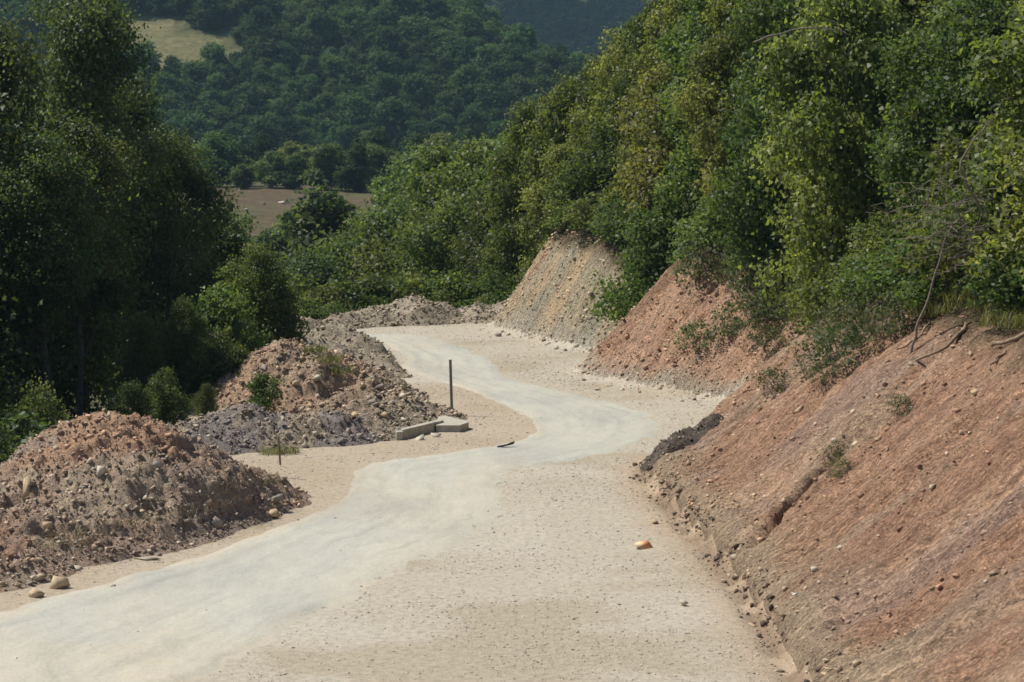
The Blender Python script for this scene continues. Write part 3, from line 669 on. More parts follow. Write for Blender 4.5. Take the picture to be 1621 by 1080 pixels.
for i in range(3): make(f'broad{i}', 7.5, 2.5, .9, 28, egg, 30000, .15, .105, 400 + i, 'leaf_mid', .13)
for i in range(3): make(f'vine{i}', 6.0, 2.3, .3, 26, dome, 24000, .165, .13, 410 + i, 'leaf_vine', .09, 2, .34, spread=.7, up=.5)
for i in range(4): make(f'bush{i}', 3.2, 1.7, .15, 16, dome, 10000, .14, .10, 420 + i, 'leaf_mid', .05, 3)
for i in range(3): make(f'shrub{i}', 1.6, 1.0, .05, 10, dome, 3000, .12, .085, 430 + i, 'leaf_mid', .022, 4, .2, nb=6)
for i in range(3): make(f'wood{i}', 8.0, 2.9, .6, 24, egg, 9000, .36, .27, 440 + i, 'leaf_mid', .14, 1, .45, nb=6)
for i in range(3): make(f'weed{i}', 1.2, .8, .02, 9, dome, 650, .10, .065, 470 + i, 'leaf_weed', .012, 5, .16, nb=6, per=6, lr=(.2, .5))
make('high0', 10.0, 2.7, .3, 34, egg, 34000, .165, .12, 480, 'leaf_mid', .14, 1, .3, lr=(.24, .38)); make('high1', 10.0, 2.9, .3, 34, egg, 34000, .18, .14, 481, 'leaf_vine', .14, 2, .3, lr=(.24, .38))
make('stemmed', 12.0, 2.3, 5.4, 22, egg, 22000, .14, .10, 452, 'leaf_dark', .17, 1, .3, nb=10)
make('tall_dark', 14.0, 3.9, 1.6, 34, spire, 70000, .135, .10, 450, 'leaf_dark', .22, 1, .33, lr=(.2, .34), nb=18)
make('mid_dark', 11.0, 3.4, 1.2, 36, egg, 48000, .14, .10, 451, 'leaf_dark', .18, 1, .33, lr=(.22, .36), nb=14)

# left side
x, y, z = see(122, -30, 85); plant("broadleaf_tree", 'tall_dark', x, y, z, "tallest dark tree at upper left, its crown reaching the top edge", "tree", wide=.92)
x, y, z = see(-30, 15, 73); plant("broadleaf_tree", 'mid_dark', x, y, z, "dark tree cut by the left edge of the picture, beyond the near spoil heap", "tree", rz=1.0, wide=.78)
x, y, z = see(262, 205, 88); plant("broadleaf_tree", 'mid_dark', x, y, z, "dark rounded tree standing right of the tallest left tree", "tree", rz=2.6, wide=.85)
x, y, z = see(205, 120, 90); plant("broadleaf_tree", 'mid_dark', x, y, z, "dark tree filling the gap between the tallest left tree and the rounded one", "tree", rz=4.6, wide=.62)
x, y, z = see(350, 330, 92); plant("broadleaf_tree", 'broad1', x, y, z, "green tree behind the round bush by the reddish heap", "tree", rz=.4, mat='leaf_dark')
x, y, z = see(415, 383, 75); plant("round_bush", 'broad2', x, y, z, "bright round bush left of the valley field, above the reddish spoil heap", "bush", rz=2, wide=.95)
x, y, z = see(352, 450, 71); plant("round_bush", 'bush2', x, y, z, "green bush under the left trees, next to the bright round bush", "bush", rz=2, wide=.9)
for i, (x, y, z) in enumerate([(-19.5, 61, 12.5), (-20.5, 54, 11.5), (-18.8, 68, 13)]): plant("broadleaf_tree", 'mid_dark', x, y, z, "dark tree added beyond the left edge to shade the understorey", "tree", "shade trees added beyond the left edge", rz=i * 2.0, wide=.9)  # added out of frame to cast shade on the left understorey
x, y, z = see(116, 190, 69); plant("broadleaf_tree", 'stemmed', x, y, z, "dark tree with a bare upright trunk showing behind the near heap", "tree", rz=1)
x, y, z = see(70, 215, 66); plant("broadleaf_tree", 'stemmed', x, y, z, "slimmer dark tree whose trunk stands left of the other bare trunk", "tree", rz=3, wide=.85)
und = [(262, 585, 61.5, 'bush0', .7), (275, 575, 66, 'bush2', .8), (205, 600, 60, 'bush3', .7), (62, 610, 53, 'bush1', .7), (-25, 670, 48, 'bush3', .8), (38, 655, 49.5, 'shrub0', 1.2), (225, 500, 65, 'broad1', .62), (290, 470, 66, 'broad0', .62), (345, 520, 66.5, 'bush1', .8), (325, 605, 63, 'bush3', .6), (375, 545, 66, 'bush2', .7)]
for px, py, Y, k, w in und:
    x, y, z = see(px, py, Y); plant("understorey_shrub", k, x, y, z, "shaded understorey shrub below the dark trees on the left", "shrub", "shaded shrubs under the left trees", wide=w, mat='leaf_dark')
x, y, z = see(418, 588, 63.0); plant("leafy_shrub", 'shrub1', x, y, z, "small leafy shrub at the left foot of the reddish heap, above the grey rubble", "shrub", wide=.9, z=.35)
x, y, z = see(455, 505, 84); plant("leafy_shrub", 'shrub2', x, y, z, "pale-leaved shrub on the left end of the long pale heap", "shrub", wide=1.4)

# trees beyond the far end of the road
vy = [(520, 305, 150, 'wood0', 'dark green tree at the right edge of the brown valley field', 'leaf_dark'),
      (455, 350, 165, 'wood1', 'small dark tree on the brown field, left of the dark green one', 'leaf_dark'),
      (655, 238, 150, 'high1', 'yellowish tree behind the roadside trees, right of the brown field', 'leaf_mid'),
      (620, 325, 118, 'broad0', 'light green tree behind the low grey heap at the far road end', None),
      (575, 345, 124, 'broad1', 'light green tree left of its twin beyond the far road end', None),
      (700, 235, 128, 'high0', 'tall green tree just right of the yellowish tree', None),
      (760, 225, 122, 'high0', 'tall green tree touching the thicket above the grey cut slope', None),
      (680, 330, 113, 'broad2', 'full green tree behind the peak of the low grey heap', None),
      (740, 300, 109, 'broad0', 'full green tree left of the grey cut slope', None),
      (795, 290, 106, 'broad1', 'dark tree right against the top of the grey cut slope', 'leaf_dark'),
      (830, 210, 108, 'broad2', 'tree rising directly behind the grey cut slope', None),
      (505, 400, 112, 'broad0', 'dark bushy tree in front of the brown field, left of centre', 'leaf_dark')]
for i, (px, py, Y, k, lab, mt) in enumerate(vy):
    x, y, z = see(px, py, Y); plant("roadside_tree", k, x, y, z, lab, "tree", "trees beyond the far end of the road", rz=i * 1.3, mat=mt)
for i, (px, py, Y) in enumerate([(465, 440, 99), (505, 455, 98), (548, 440, 100), (590, 430, 101), (632, 445, 101), (672, 435, 101.5), (712, 430, 101.5), (750, 440, 101), (785, 430, 100.5), (485, 470, 94.5), (530, 478, 95.5), (610, 468, 99), (695, 465, 100), (765, 468, 99.5)]):
    x, y, z = see(px, py, Y); plant("hedge_bush", f'bush{i % 4}', x, y, z, "bush in the hedge-like row behind the heaps at the far road end", "bush", "bushes in a row beyond the far road end", rz=i * 2.1, wide=1.05)
for i, (px, py, Y) in enumerate([(372, 352, 205), (600, 300, 262), (455, 318, 268), (555, 322, 240), (520, 308, 275), (350, 312, 270)]):
    x, y, z = see(px, py, Y); plant("field_bush", f'bush{i % 4}', x, y, z, "small bush standing loose in the brown valley field", "bush", "loose bushes in the valley field", rz=i, mat='leaf_dark')
# row of trees at the top of the brown field
rng = random.Random(5)
for i, px in enumerate(list(range(150, 800, 34)) + list(range(160, 800, 60))):
    Y = (298 if i < 20 else 328) + rng.uniform(-6, 12); x, y, z = see(px + rng.uniform(-9, 9), rng.uniform(214, 262) - (i >= 20) * 8, Y)
    plant("field_edge_tree", f'wood{i % 3}', x, y, z, "rounded tree in the row along the upper edge of the brown field", "tree", "trees along the upper edge of the field", rz=i * 1.7, wide=rng.uniform(1.1, 1.5), mat='leaf_mid' if i % 3 else 'leaf_far')

# thicket above the cut bank
def along(yb, dd):
    i = int(np.argmin(np.where(np.arange(len(BASE_S)) < 106, np.abs(BASE_S[:, 1] - yb), 99)))
    t = BASE_S[min(i + 1, len(BASE_S) - 1)] - BASE_S[max(i - 1, 0)]; t = t / np.linalg.norm(t); nr = np.array([t[1], -t[0]])
    return BASE_S[i] + nr * dd
def thicket():
    rng = random.Random(11); n = 0
    pts = []
    for _ in range(6000):
        x = rng.uniform(-1, 21); y = rng.uniform(36, 108); pts.append((x, y))
    a = np.array(pts); z, d, s, dl, inb, inv, T, bare, ys = terrain(a[:, 0], a[:, 1])
    placed = []
    for (x, y), zz, dd, ib, TT, yy in zip(pts, z, d, inb, T, ys):
        if not ib or zz < TT + .2 or x > .245 * y + 1.6 or zz > TT + 4.6 or (y > 78 and x > .13 * y): continue
        over = zz - TT
        back = over > 1.5
        r = .78 if over < .7 else (1.25 if not back else 1.75)
        if any(math.hypot(x - q[0], y - q[1]) < (r + q[2]) * .62 for q in placed): continue
        placed.append((x, y, r, over, zz, yy))
    for x, y, r, over, zz, yy in placed:
        where = "near red bank" if yy < 57 else ("middle reddish cut" if yy < 79 else "far grey cut")
        if over < .7: o = plant("thicket_shrub", f'shrub{n % 3}', x, y, zz + rng.uniform(.9, 1.7), f"small leafy shrub on the brink of the {where}", "shrub", f"shrubs on the brink of the {where}", wide=1.25)
        elif over < 1.5: o = plant("thicket_bush", f'bush{n % 4}', x, y, zz + rng.uniform(2.2, 3.4), f"leafy bush in the thicket front above the {where}", "bush", f"thicket bushes above the {where}", wide=1.05, mat='leaf_vine' if rng.random() < .35 else None)
        else:
            v = rng.random(); hgt = rng.uniform(4.2, 6.4)
            row = "lower" if over < 2.6 else "upper"; vv = v < .62; kd = "yellow-green broad-leaved" if vv else "mid-green"
            o = plant("thicket_tree", f'vine{n % 3}' if vv else f'broad{n % 3}', x, y, zz + hgt, f"{kd} tree in the {row} thicket above the {where}", "tree", f"{kd} {row} thicket trees above the {where}", wide=1.05)
        n += 1
    return n
NT = thicket()
for i, (px, py, Y, k, w, lab) in enumerate([(845, 165, 101.5, 'high0', .8, "leftmost tree of the right-hand thicket, on its outline against the wood"), (895, 128, 99.5, 'high1', .75, "tree on the thicket outline above the grey cut's highest point"),
        (948, 95, 98, 'high0', .8, "tree on the thicket outline where the dark mountain begins"), (992, 50, 96, 'high1', .8, "tree on the thicket outline against the dark blue mountain"), (1040, 0, 93, 'high0', .85, "tree on the thicket outline just under the top edge of the picture"),
        (1085, -25, 89, 'high1', .85, "tall yellow-green tree cut by the top edge, right of the dark mountain"), (1140, -45, 82, 'high0', .85, "tall tree cut by the top edge above the middle reddish cut"), (1190, -40, 74, 'high1', .8, "tall yellow-green tree cut by the top edge, above the bare horizontal branch"), (900, 225, 95.5, 'vine2', .9, "yellow-green tree at mid-height over the far grey cut"), (960, 215, 92, 'bush1', .9, "bushy tree low over the far grey cut, right of its top"),
        (1012, 385, 82.5, 'bush0', .75, "dark bush filling the gully between the grey and the reddish cut"), (1255, -45, 69, 'high0', .85, "tall tree cut by the top edge, right above the bare horizontal branch"), (1335, -35, 63, 'high1', .8, "tall yellow-green tree at the top edge above the corner of the cuts"), (1215, 240, 76, 'vine0', .9, "yellow-green bushy tree right above the middle reddish cut"), (1325, 300, 67.5, 'vine1', .8, "yellow-green bushy tree above the corner where the cuts meet"), (1405, 335, 58.5, 'bush3', 1.0, "bush above the corner where the cuts meet, beside the near bank"), (1150, 300, 75, 'bush1', 1.1, "bush low on the crest of the middle reddish cut"),
        (1050, 320, 81, 'bush2', .9, "bush above the gully between the grey and the reddish cut")]):
    x, y, z = see(px, py, Y); plant("thicket_tree" if 'bush' not in k else "thicket_bush", k, x, y, z, lab, "tree" if 'bush' not in k else "bush", rz=i * 1.9, wide=w)

# ------------------------------------------------------------------ far wood on the hillside
for i in range(5): make(f'far{i}', 7.0, 3.1, .3, 20, egg if i % 2 else dome, 5000, .46, .36, 460 + i, 'leaf_far', .14, 1, .55, nb=3, per=10, spread=.6)
def far_wood():
    rng = random.Random(3); pts = []; cell = {}
    for _ in range(30000):
        x = rng.uniform(-190, 95); y = rng.uniform(468, 625); r = 2.3 + 3.0 * rng.random() ** 1.4; c = (int(x // 10), int(y // 10))
        if any(math.hypot(x - q[0], y - q[1]) < (r + q[2]) * .70 for a in (-1, 0, 1) for b in (-1, 0, 1) for q in cell.get((c[0] + a, c[1] + b), ())): continue
        cell.setdefault(c, []).append((x, y, r)); pts.append((x, y, r))
    a = np.array(pts); md = in_meadow(a[:, 0], a[:, 1]); a = a[~md]
    z, d, s, dl, inb, inv, *_ = terrain(a[:, 0], a[:, 1]); a = a[inv]; z = z[inv]
    u = 810.5 + FOC * a[:, 0] / a[:, 1]; v = 200 - FOC * (z + 4 - CAM_Z) / a[:, 1]
    vis = (u > 225) & (u < 910) & (v > -25) & (v < 250)
    order = np.argsort(np.where(vis, 0, 1e6) + a[:, 1]); rest = []
    names = []
    for c, i in enumerate(order):
        x, y, r = a[i]; hh = r * 2 * rng.uniform(.9, 1.2)
        if c < 300 and vis[i]:
            cm, tm, Hh, lm = PROTO[f'far{c % 5}']
            o = link("wood_tree", cm, lm, None, (x, y, z[i] - .4)); k = hh / 7.0; o.scale = (r / 3.0, r / 3.0, k); o.rotation_euler.z = rng.uniform(0, 6.28)
            wh = "below the hay meadow" if (u[i] < 440 and v[i] > 90) else ("next to the hay meadow" if u[i] < 500 else ("above the brown field" if u[i] < 620 else ("above the yellowish tree" if u[i] < 710 else "next to the dark blue mountain")))
            ht = "at its foot" if v[i] > 185 else ("halfway up" if v[i] > 85 else "high up")
            tag(o, f"round dark-green tree of the far wood, {ht}, {wh}", "tree", f"far wood, {ht}, {wh}")
            if len(names) < 5: names.append(o)
        else: rest.append((x, y, z[i] - .4, r / 3.0, rng.uniform(0, 6.28)))
    # the forest on the mountain behind
    mtn_trees = []; woodrest = np.array(rest); rest = []
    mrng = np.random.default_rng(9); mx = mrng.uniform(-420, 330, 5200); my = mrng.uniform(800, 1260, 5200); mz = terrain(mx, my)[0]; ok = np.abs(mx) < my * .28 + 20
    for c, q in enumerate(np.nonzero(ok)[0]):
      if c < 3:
        o = link('mountain_tree', DARK[c], M['leaf_mountain_shade'], None, (mx[q], my[q], mz[q] - .5)); o.scale = (1.3, 1.3, 1.4); tag(o, 'single dark tree among the forest of the blue mountain', 'tree', 'dark trees on the mountain'); mtn_trees.append(o)
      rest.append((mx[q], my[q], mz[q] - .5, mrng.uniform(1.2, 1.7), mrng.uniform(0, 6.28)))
    return names, woodrest, mtn_trees, np.array(rest)
DARK = []
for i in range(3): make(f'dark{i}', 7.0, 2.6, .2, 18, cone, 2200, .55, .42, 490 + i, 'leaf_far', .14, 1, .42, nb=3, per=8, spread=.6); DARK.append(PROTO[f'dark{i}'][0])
WOOD, REST, MTN_TREES, MREST = far_wood()
def scatter_gn(name, pts, srcs, label):
    me = bpy.data.meshes.new(name); me.vertices.add(len(pts)); me.vertices.foreach_set("co", pts[:, :3].astype(np.float32).ravel())
    for nm, c in (("siz", 3), ("rot", 4)):
        a = me.attributes.new(nm, 'FLOAT', 'POINT'); a.data.foreach_set("value", pts[:, c].astype(np.float32))
    o = bpy.data.objects.new(name, me); COL.objects.link(o); tag(o, label, "forest", kind="stuff")
    ng = bpy.data.node_groups.new(name + "_scatter", 'GeometryNodeTree')
    ng.interface.new_socket(name="Geometry", in_out='INPUT', socket_type='NodeSocketGeometry'); ng.interface.new_socket(name="Geometry", in_out='OUTPUT', socket_type='NodeSocketGeometry')
    gi = ng.nodes.new("NodeGroupInput"); go = ng.nodes.new("NodeGroupOutput"); j = ng.nodes.new("GeometryNodeJoinGeometry")
    sz = ng.nodes.new("GeometryNodeInputNamedAttribute"); sz.data_type = 'FLOAT'; sz.inputs[0].default_value = "siz"
    rt = ng.nodes.new("GeometryNodeInputNamedAttribute"); rt.data_type = 'FLOAT'; rt.inputs[0].default_value = "rot"
    cx = ng.nodes.new("ShaderNodeCombineXYZ"); ng.links.new(rt.outputs[0], cx.inputs[2])
    idx = ng.nodes.new("GeometryNodeInputIndex")
    for i, sct in enumerate(srcs):
        md = ng.nodes.new("ShaderNodeMath"); md.operation = 'MODULO'; ng.links.new(idx.outputs[0], md.inputs[0]); md.inputs[1].default_value = len(srcs)
        cp = ng.nodes.new("ShaderNodeMath"); cp.operation = 'COMPARE'; ng.links.new(md.outputs[0], cp.inputs[0]); cp.inputs[1].default_value = i; cp.inputs[2].default_value = .1
        oi = ng.nodes.new("GeometryNodeObjectInfo"); oi.inputs[0].default_value = sct; oi.transform_space = 'ORIGINAL'; oi.inputs["As Instance"].default_value = True
        ip = ng.nodes.new("GeometryNodeInstanceOnPoints"); ng.links.new(gi.outputs[0], ip.inputs["Points"]); ng.links.new(cp.outputs[0], ip.inputs["Selection"])
        ng.links.new(oi.outputs["Geometry"], ip.inputs["Instance"]); ng.links.new(cx.outputs[0], ip.inputs["Rotation"]); ng.links.new(sz.outputs[0], ip.inputs["Scale"])
        ng.links.new(ip.outputs[0], j.inputs[0])
    ng.links.new(j.outputs[0], go.inputs[0])
    md = o.modifiers.new("scatter", 'NODES'); md.node_group = ng; return o
scatter_gn("hillside_forest", REST, WOOD, "green mass of forest over the farther parts of the hillside")
scatter_gn("mountain_forest", MREST, MTN_TREES, "dark blue-green mass of forest covering the mountain at the top")

# ------------------------------------------------------------------ roadside things
def box(mb, lo, hi, c=None, jit=0, rng=RNG):
    x0, y0, z0 = lo; x1, y1, z1 = hi
    v = np.array([(x0, y0, z0), (x1, y0, z0), (x1, y1, z0), (x0, y1, z0), (x0, y0, z1), (x1, y0, z1), (x1, y1, z1), (x0, y1, z1)], float); v += rng.normal(0, jit, v.shape) if jit else 0
    mb.add(v, [(0, 3, 2, 1), (4, 5, 6, 7), (0, 1, 5, 4), (1, 2, 6, 5), (2, 3, 7, 6), (3, 0, 4, 7)], c)
def bevel(o, w, seg=2):
    b = o.modifiers.new("bevel", 'BEVEL'); b.width = w; b.segments = seg; b.limit_method = 'ANGLE'; return o
def post():
    b = G(715.5, 658); g = Hz(b[0], b[1]); o = empty("marker_post", (b[0], b[1], g)); tag(o, "slim upright steel post beside the concrete headwall at the bend", "post")
    o.rotation_euler = (0, R(-1.6), 0); Hh = 1.62
    mb = MB(); box(mb, (-.04, -.012, -.4), (.04, .0, Hh)); box(mb, (-.04, .0, -.4), (-.028, .05, Hh)); box(mb, (.028, .0, -.4), (.04, .05, Hh))   # channel section
    bevel(link("shaft", mb.mesh("shaft"), M['steel'], o), .003)
    mb = MB(); box(mb, (-.043, -.016, Hh), (.043, .054, Hh + .012)); link("end_cap", mb.mesh("end_cap"), M['steel'], o)
    for k in range(3):
        mb = MB(); v, f = tube([(0, -.012, Hh - .2 - k * .3), (0, -.022, Hh - .2 - k * .3)], .013, 8); mb.add(v, f); link("bolt", mb.mesh("bolt"), M['steel'], o)
post()
def headwall():
    a = G(632, 694); o = empty("concrete_headwall", (a[0], a[1], 0)); tag(o, "pale concrete culvert headwall with a flat slab, at the foot of the steel post", "headwall")
    def solid(nm, foot, z0, z1, tilt=0):
        n = len(foot); v = [(p[0] - a[0], p[1] - a[1], z0) for p in foot] + [(p[0] - a[0], p[1] - a[1], z1 + tilt * k / n) for k, p in enumerate(foot)]
        me = bpy.data.meshes.new(nm); me.from_pydata([[float(c) for c in q] for q in v], [], [tuple(range(n))[::-1], tuple(range(n, 2 * n))] + [(k, (k + 1) % n, n + (k + 1) % n, n + k) for k in range(n)]); me.update()
        return bevel(link(nm, me, M['concrete'], o), .02)
    p0 = G(640, 696); p1 = G(700, 681)
    t = (p1 - p0)[:2]; t /= np.linalg.norm(t); nn = np.array([-t[1], t[0]])
    e0 = p0[:2]; e1 = p1[:2]
    solid("wall_beam", [e0, e1 + t * .1, e1 + t * .1 + nn * .22, e0 + nn * .22 - t * .05], -.3, .27)
    q = [G(690, 673, .2), G(728, 673, .2), G(742, 668.5, .2), G(741, 666.5, .2), G(706, 658, .2), G(694, 659, .2)]
    solid("cover_slab", [w[:2] for w in q], -.1, .2)
    b0 = G(629, 697); solid("end_block", [b0[:2] + np.array((-.02, -.1)), b0[:2] + np.array((.16, -.04)), b0[:2] + np.array((.13, .45)), b0[:2] + np.array((-.08, .4))], -.2, .24)
headwall()
def stake(px, py0, py1, label, mat='root', w=.022):
    b = G(px, py1); g = hit(px, py1)[2]; hh = (py1 - py0) / FOC * b[1] * 1.02
    mb = MB(); box(mb, (-w, -w, -.25), (w, w, hh), None, .006); box(mb, (-w * .6, -w * .6, hh), (w * .6, w * .6, hh + w), None, .004)
    o = bevel(link("wooden_stake", mb.mesh("wooden_stake"), M[mat], None, (b[0], b[1], g)), .006); o.rotation_euler = (R(3), R(-5), .4); tag(o, label, "stake"); return o
stake(443, 728, 757, "short dark wooden stake standing behind the right tip of the near heap")

def stone(px, py, w, h, mat, label, group=None, seed=0, dep=.8, name="stone", rz=None, sink=.38, lean=0):
    p = hit(px, py); sc = p[1] / FOC; d = (w * sc, w * sc * dep, h * sc * 1.1)
    o = link(name, stone_mesh(name, 1000 + seed, d), M[mat] if isinstance(mat, str) else mat, None, (p[0], p[1], p[2] + d[2] * (.5 - sink))); o.rotation_euler = (random.uniform(-.15, .15), lean, random.uniform(-.5, .5) if rz is None else rz)
    tag(o, label, "stone", group); return o
stone(38, 788, 20, 44, 'stone_tan', "upright tan slab of rock on the left shoulder of the near heap", seed=1, rz=0, sink=.3, lean=.3, name="rock_slab")
stone(163, 758, 17, 24, 'stone_pale', "pale upright oval stone in the middle of the near heap, below its peak", seed=2)
stone(58, 945, 30, 22, 'stone_tan', "left of two tan boulders at the foot of the near heap, nearest the road", seed=3, name="boulder")
stone(92, 932, 38, 30, 'stone_tan', "right and larger of two tan boulders at the foot of the near heap", seed=4, name="boulder")
stone(62, 918, 30, 16, 'stone_tan', "tan boulder lying just above the pair at the foot of the near heap", seed=5, name="boulder")
stone(434, 790, 34, 22, 'stone_grey', "grey boulder at the right end of the near heap, below the stake", seed=6, name="boulder")
stone(432, 818, 30, 18, 'stone_tan', "tan boulder at the right front foot of the near heap", seed=7, name="boulder")
stone(343, 832, 28, 20, 'stone_grey', "grey stone at the front foot of the near heap, middle of the row", seed=8)
stone(172, 662, 13, 10, 'stone_pale', "pale stone on the very peak of the near heap", seed=9)
stone(232, 886, 50, 9, 'stone_pale', "long flat pale stone along the road edge at the near heap's foot", seed=10, dep=.5)
stone(632, 690, 20, 24, 'stone_grey', "dark grey rounded boulder against the left end of the concrete headwall", seed=11, name="boulder")
stone(640, 668, 18, 10, 'stone_pale', "pale broken stone on the earth behind the concrete headwall", seed=12)
stone(662, 697, 22, 14, 'stone_pale', "pale rock in front of the concrete headwall beam", seed=13)
stone(690, 692, 20, 10, 'stone_pale', "flat pale rock in front of the concrete cover slab", seed=14)
stone(1083, 960, 19, 11, 'stone_pale', "single pale stone lying on the gravel at lower centre right", seed=15, sink=.12)
stone(1036, 830, 18, 7, 'stone_tan', "small flat tan stone on the gravel above the orange-painted one", seed=16, sink=.15)
stone(1265, 652, 15, 15, 'stone_tan', "pale stone stuck in the near red bank below the hanging greenery", seed=17)
stone(668, 492, 10, 8, 'stone_pale', "white stone on top of the low grey heap at the far road end", seed=18)
SPOTS = [(230, 800), (300, 795), (130, 775), (205, 850), (150, 870), (270, 860), (112, 842), (318, 770), (395, 745), (360, 812), (250, 738), (210, 712), (120, 905), (185, 905), (300, 828), (398, 800), (75, 835), (345, 752), (285, 762), (325, 850), (20, 880), (15, 925), (250, 880), (385, 825), (140, 735), (268, 705), (178, 930), (28, 943), (465, 800), (412, 775)][::2] + [(62, 890), (330, 800)]
for i, (px, py) in enumerate(SPOTS):
    w = random.uniform(11, 20); stone(px, py, w, w * random.uniform(.55, .85), ['stone_pale', 'stone_grey', 'stone_tan', 'stone_red'][[0, 1, 2, 2, 3, 1][i % 6]], "loose angular stone half-buried in the near brown heap", "stones in the near heap", 100 + i)
for i, (px, py) in enumerate([(410, 672), (330, 692), (362, 700), (455, 690), (500, 690), (540, 700), (570, 692), (595, 700), (430, 708), (385, 708), (482, 706), (305, 700)]):
    w = random.uniform(9, 17); stone(px, py, w, w * .7, ['stone_grey', 'stone_pale', 'stone_grey'][i % 3], "stone on the low grey-purple rubble ridge", "stones on the grey rubble ridge", 140 + i)
for i, (px, py) in enumerate([(560, 590), (575, 612), (600, 620), (620, 640), (545, 612), (590, 640), (500, 600), (470, 615), (450, 590), (515, 640), (610, 660), (660, 650), (640, 630), (560, 660), (420, 585), (480, 650), (530, 582), (590, 600)]):
    w = random.uniform(9, 18); stone(px, py, w, w * .65, ['stone_pale', 'stone_tan', 'stone_grey'][i % 3], "stone on the big reddish heap with the dark hollow", "stones on the reddish heap", 160 + i)
for i, (px, py) in enumerate([(795, 527), (805, 531), (789, 533), (822, 535), (868, 545), (912, 549), (895, 556), (935, 556), (905, 543), (880, 553), (815, 521)]):
    w = random.uniform(7, 12); stone(px, py, w, w * .8, ['stone_grey', 'stone_pale'][i % 2], "fallen stone at the foot of the far grey cut", "stones at the foot of the grey cut", 190 + i)
for i, (px, py) in enumerate([(960, 612), (985, 618), (1012, 622), (1040, 628), (1062, 622), (1100, 634), (1140, 640), (1165, 634), (925, 603), (945, 618), (1080, 636), (1120, 628)]):
    w = random.uniform(6, 12); stone(px, py, w, w * .6, ['stone_tan', 'stone_pale', 'stone_red'][i % 3], "small stone at the foot of the middle reddish cut", "stones at the foot of the reddish cut", 210 + i)
for i, (px, py) in enumerate([(1545, 625), (1440, 652), (1455, 745), (1512, 838), (1560, 925), (1425, 840), (1475, 935), (1580, 665), (1360, 790), (1600, 800), (1330, 870), (1500, 700), (1390, 700), (1320, 700), (1565, 735), (1240, 800), (1290, 905)]):
    w = random.uniform(9, 17); stone(px, py, w, w * .7, ['stone_tan', 'stone_pale', 'stone_red'][i % 3], "stone sticking out of the bare near red bank", "stones in the near red bank", 230 + i)
def painted():
    m, nt, b, out = new_mat("stone with orange paint"); tc = N(nt, "ShaderNodeTexCoord"); sx = N(nt, "ShaderNodeSeparateXYZ"); nt.links.new(tc.outputs["Object"], sx.inputs[0])
    n1 = noise(nt, 14, 4, .6, tc.outputs["Object"]); ad = N(nt, "ShaderNodeMath", operation='MULTIPLY_ADD'); nt.links.new(n1, ad.inputs[0]); ad.inputs[1].default_value = .12; nt.links.new(sx.outputs[0], ad.inputs[2])
    c = ramp(nt, ad.outputs[0], [(.0, (.60, .48, .30)), (.05, (.68, .36, .19)), (.13, (.64, .31, .15))]); nt.links.new(c, b.inputs["Base Color"]); b.inputs["Roughness"].default_value = .7; return m
stone(1016, 868, 36, 13, painted(), "orange-painted stone on the pale gravel shoulder", seed=50, sink=.2, rz=0, name="painted_stone")
# scrap of asphalt / rubber lying on the road at the bend
p = G(800, 710); me = mesh_np("rubber_scrap", np.array([(-.22, -.05, .0), (-.05, -.09, .035), (.2, -.02, .10), (.24, .05, .13), (.05, .06, .05), (-.2, .04, .005), (-.22, -.05, -.03), (-.05, -.09, 0), (.2, -.02, .05), (.24, .05, .08), (.05, .06, .01), (-.2, .04, -.03)]),
    np.array([(0, 1, 4, 5), (1, 2, 3, 4), (6, 11, 10, 7), (7, 10, 9, 8), (0, 6, 7, 1), (1, 7, 8, 2), (2, 8, 9, 3), (3, 9, 10, 4), (4, 10, 11, 5), (5, 11, 6, 0)]))
tag(link("rubber_scrap", me, M['rubber'], None, (p[0], p[1], .06)), "curled dark scrap lying on the asphalt at the bend", "scrap")
p = hit(1262, 944); me = stone_mesh("plastic_scrap", 77, (.16, .10, .05)); tag(link("plastic_scrap", me, M['plastic'], None, (p[0], p[1], p[2] + .03)), "small bleached plastic scrap in the washed-out foot of the near bank", "litter")
for i, (px, py) in enumerate([(390, 335), (418, 325), (447, 324), (480, 345)]):
    z0 = [-1.2, -1.0, -.8, -1.2][i]; dv = ray(px, py); Y = np.arange(190, 310, .5); k = np.argmax(CAM_Z + dv[2] * Y < terrain(dv[0] * Y, Y)[0]); q = np.array([dv[0] * Y[k], Y[k]]); g = Hz(*q)
    o = link("pale_boulder", stone_mesh("pale_boulder", 900 + i, (.55 + .6 * (i == 2), .5, .45)), M['stone_pale'], None, (q[0], q[1], g + .2)); tag(o, "whitish boulder lying in the brown valley field", "boulder", "whitish boulders in the valley field")

# ------------------------------------------------------------------ greenery hanging and growing on the cuts
for i, (px, py, hgt, lab) in enumerate([(1100, 540, 52, "grey-green weed clump alone on the middle reddish cut, leftmost of the weeds"), (1150, 520, 50, "weed clump on the middle reddish cut, between the lone clump and the hanging greens"),
        (1185, 500, 70, "tall weed clump on the middle reddish cut under the hanging greens"), (1215, 545, 46, "weed clump on the middle cut beside the near bank's edge"), (1290, 560, 60, "hanging green clump above the dark gully edge of the near bank"),
        (1225, 600, 40, "low weed at the corner where the near bank meets the middle cut"), (1300, 595, 34, "dark weed at the lip of the near bank's ridge"), (1235, 490, 70, "dense weed high on the middle reddish cut"), (1330, 745, 34, "green weeds growing in the gully of the near red bank"),
        (1425, 645, 30, "sparse weed on the upper near red bank"), (1322, 720, 24, "small green tuft at the top of the near bank's gully")]):
    q = hit(px, py + hgt * .35); plant("weed_clump", f'weed{i % 3}', q[0], q[1], q[2] + hgt / FOC * q[1], lab, "weeds", z=q[2] - .05, wide=1.1, rz=i)
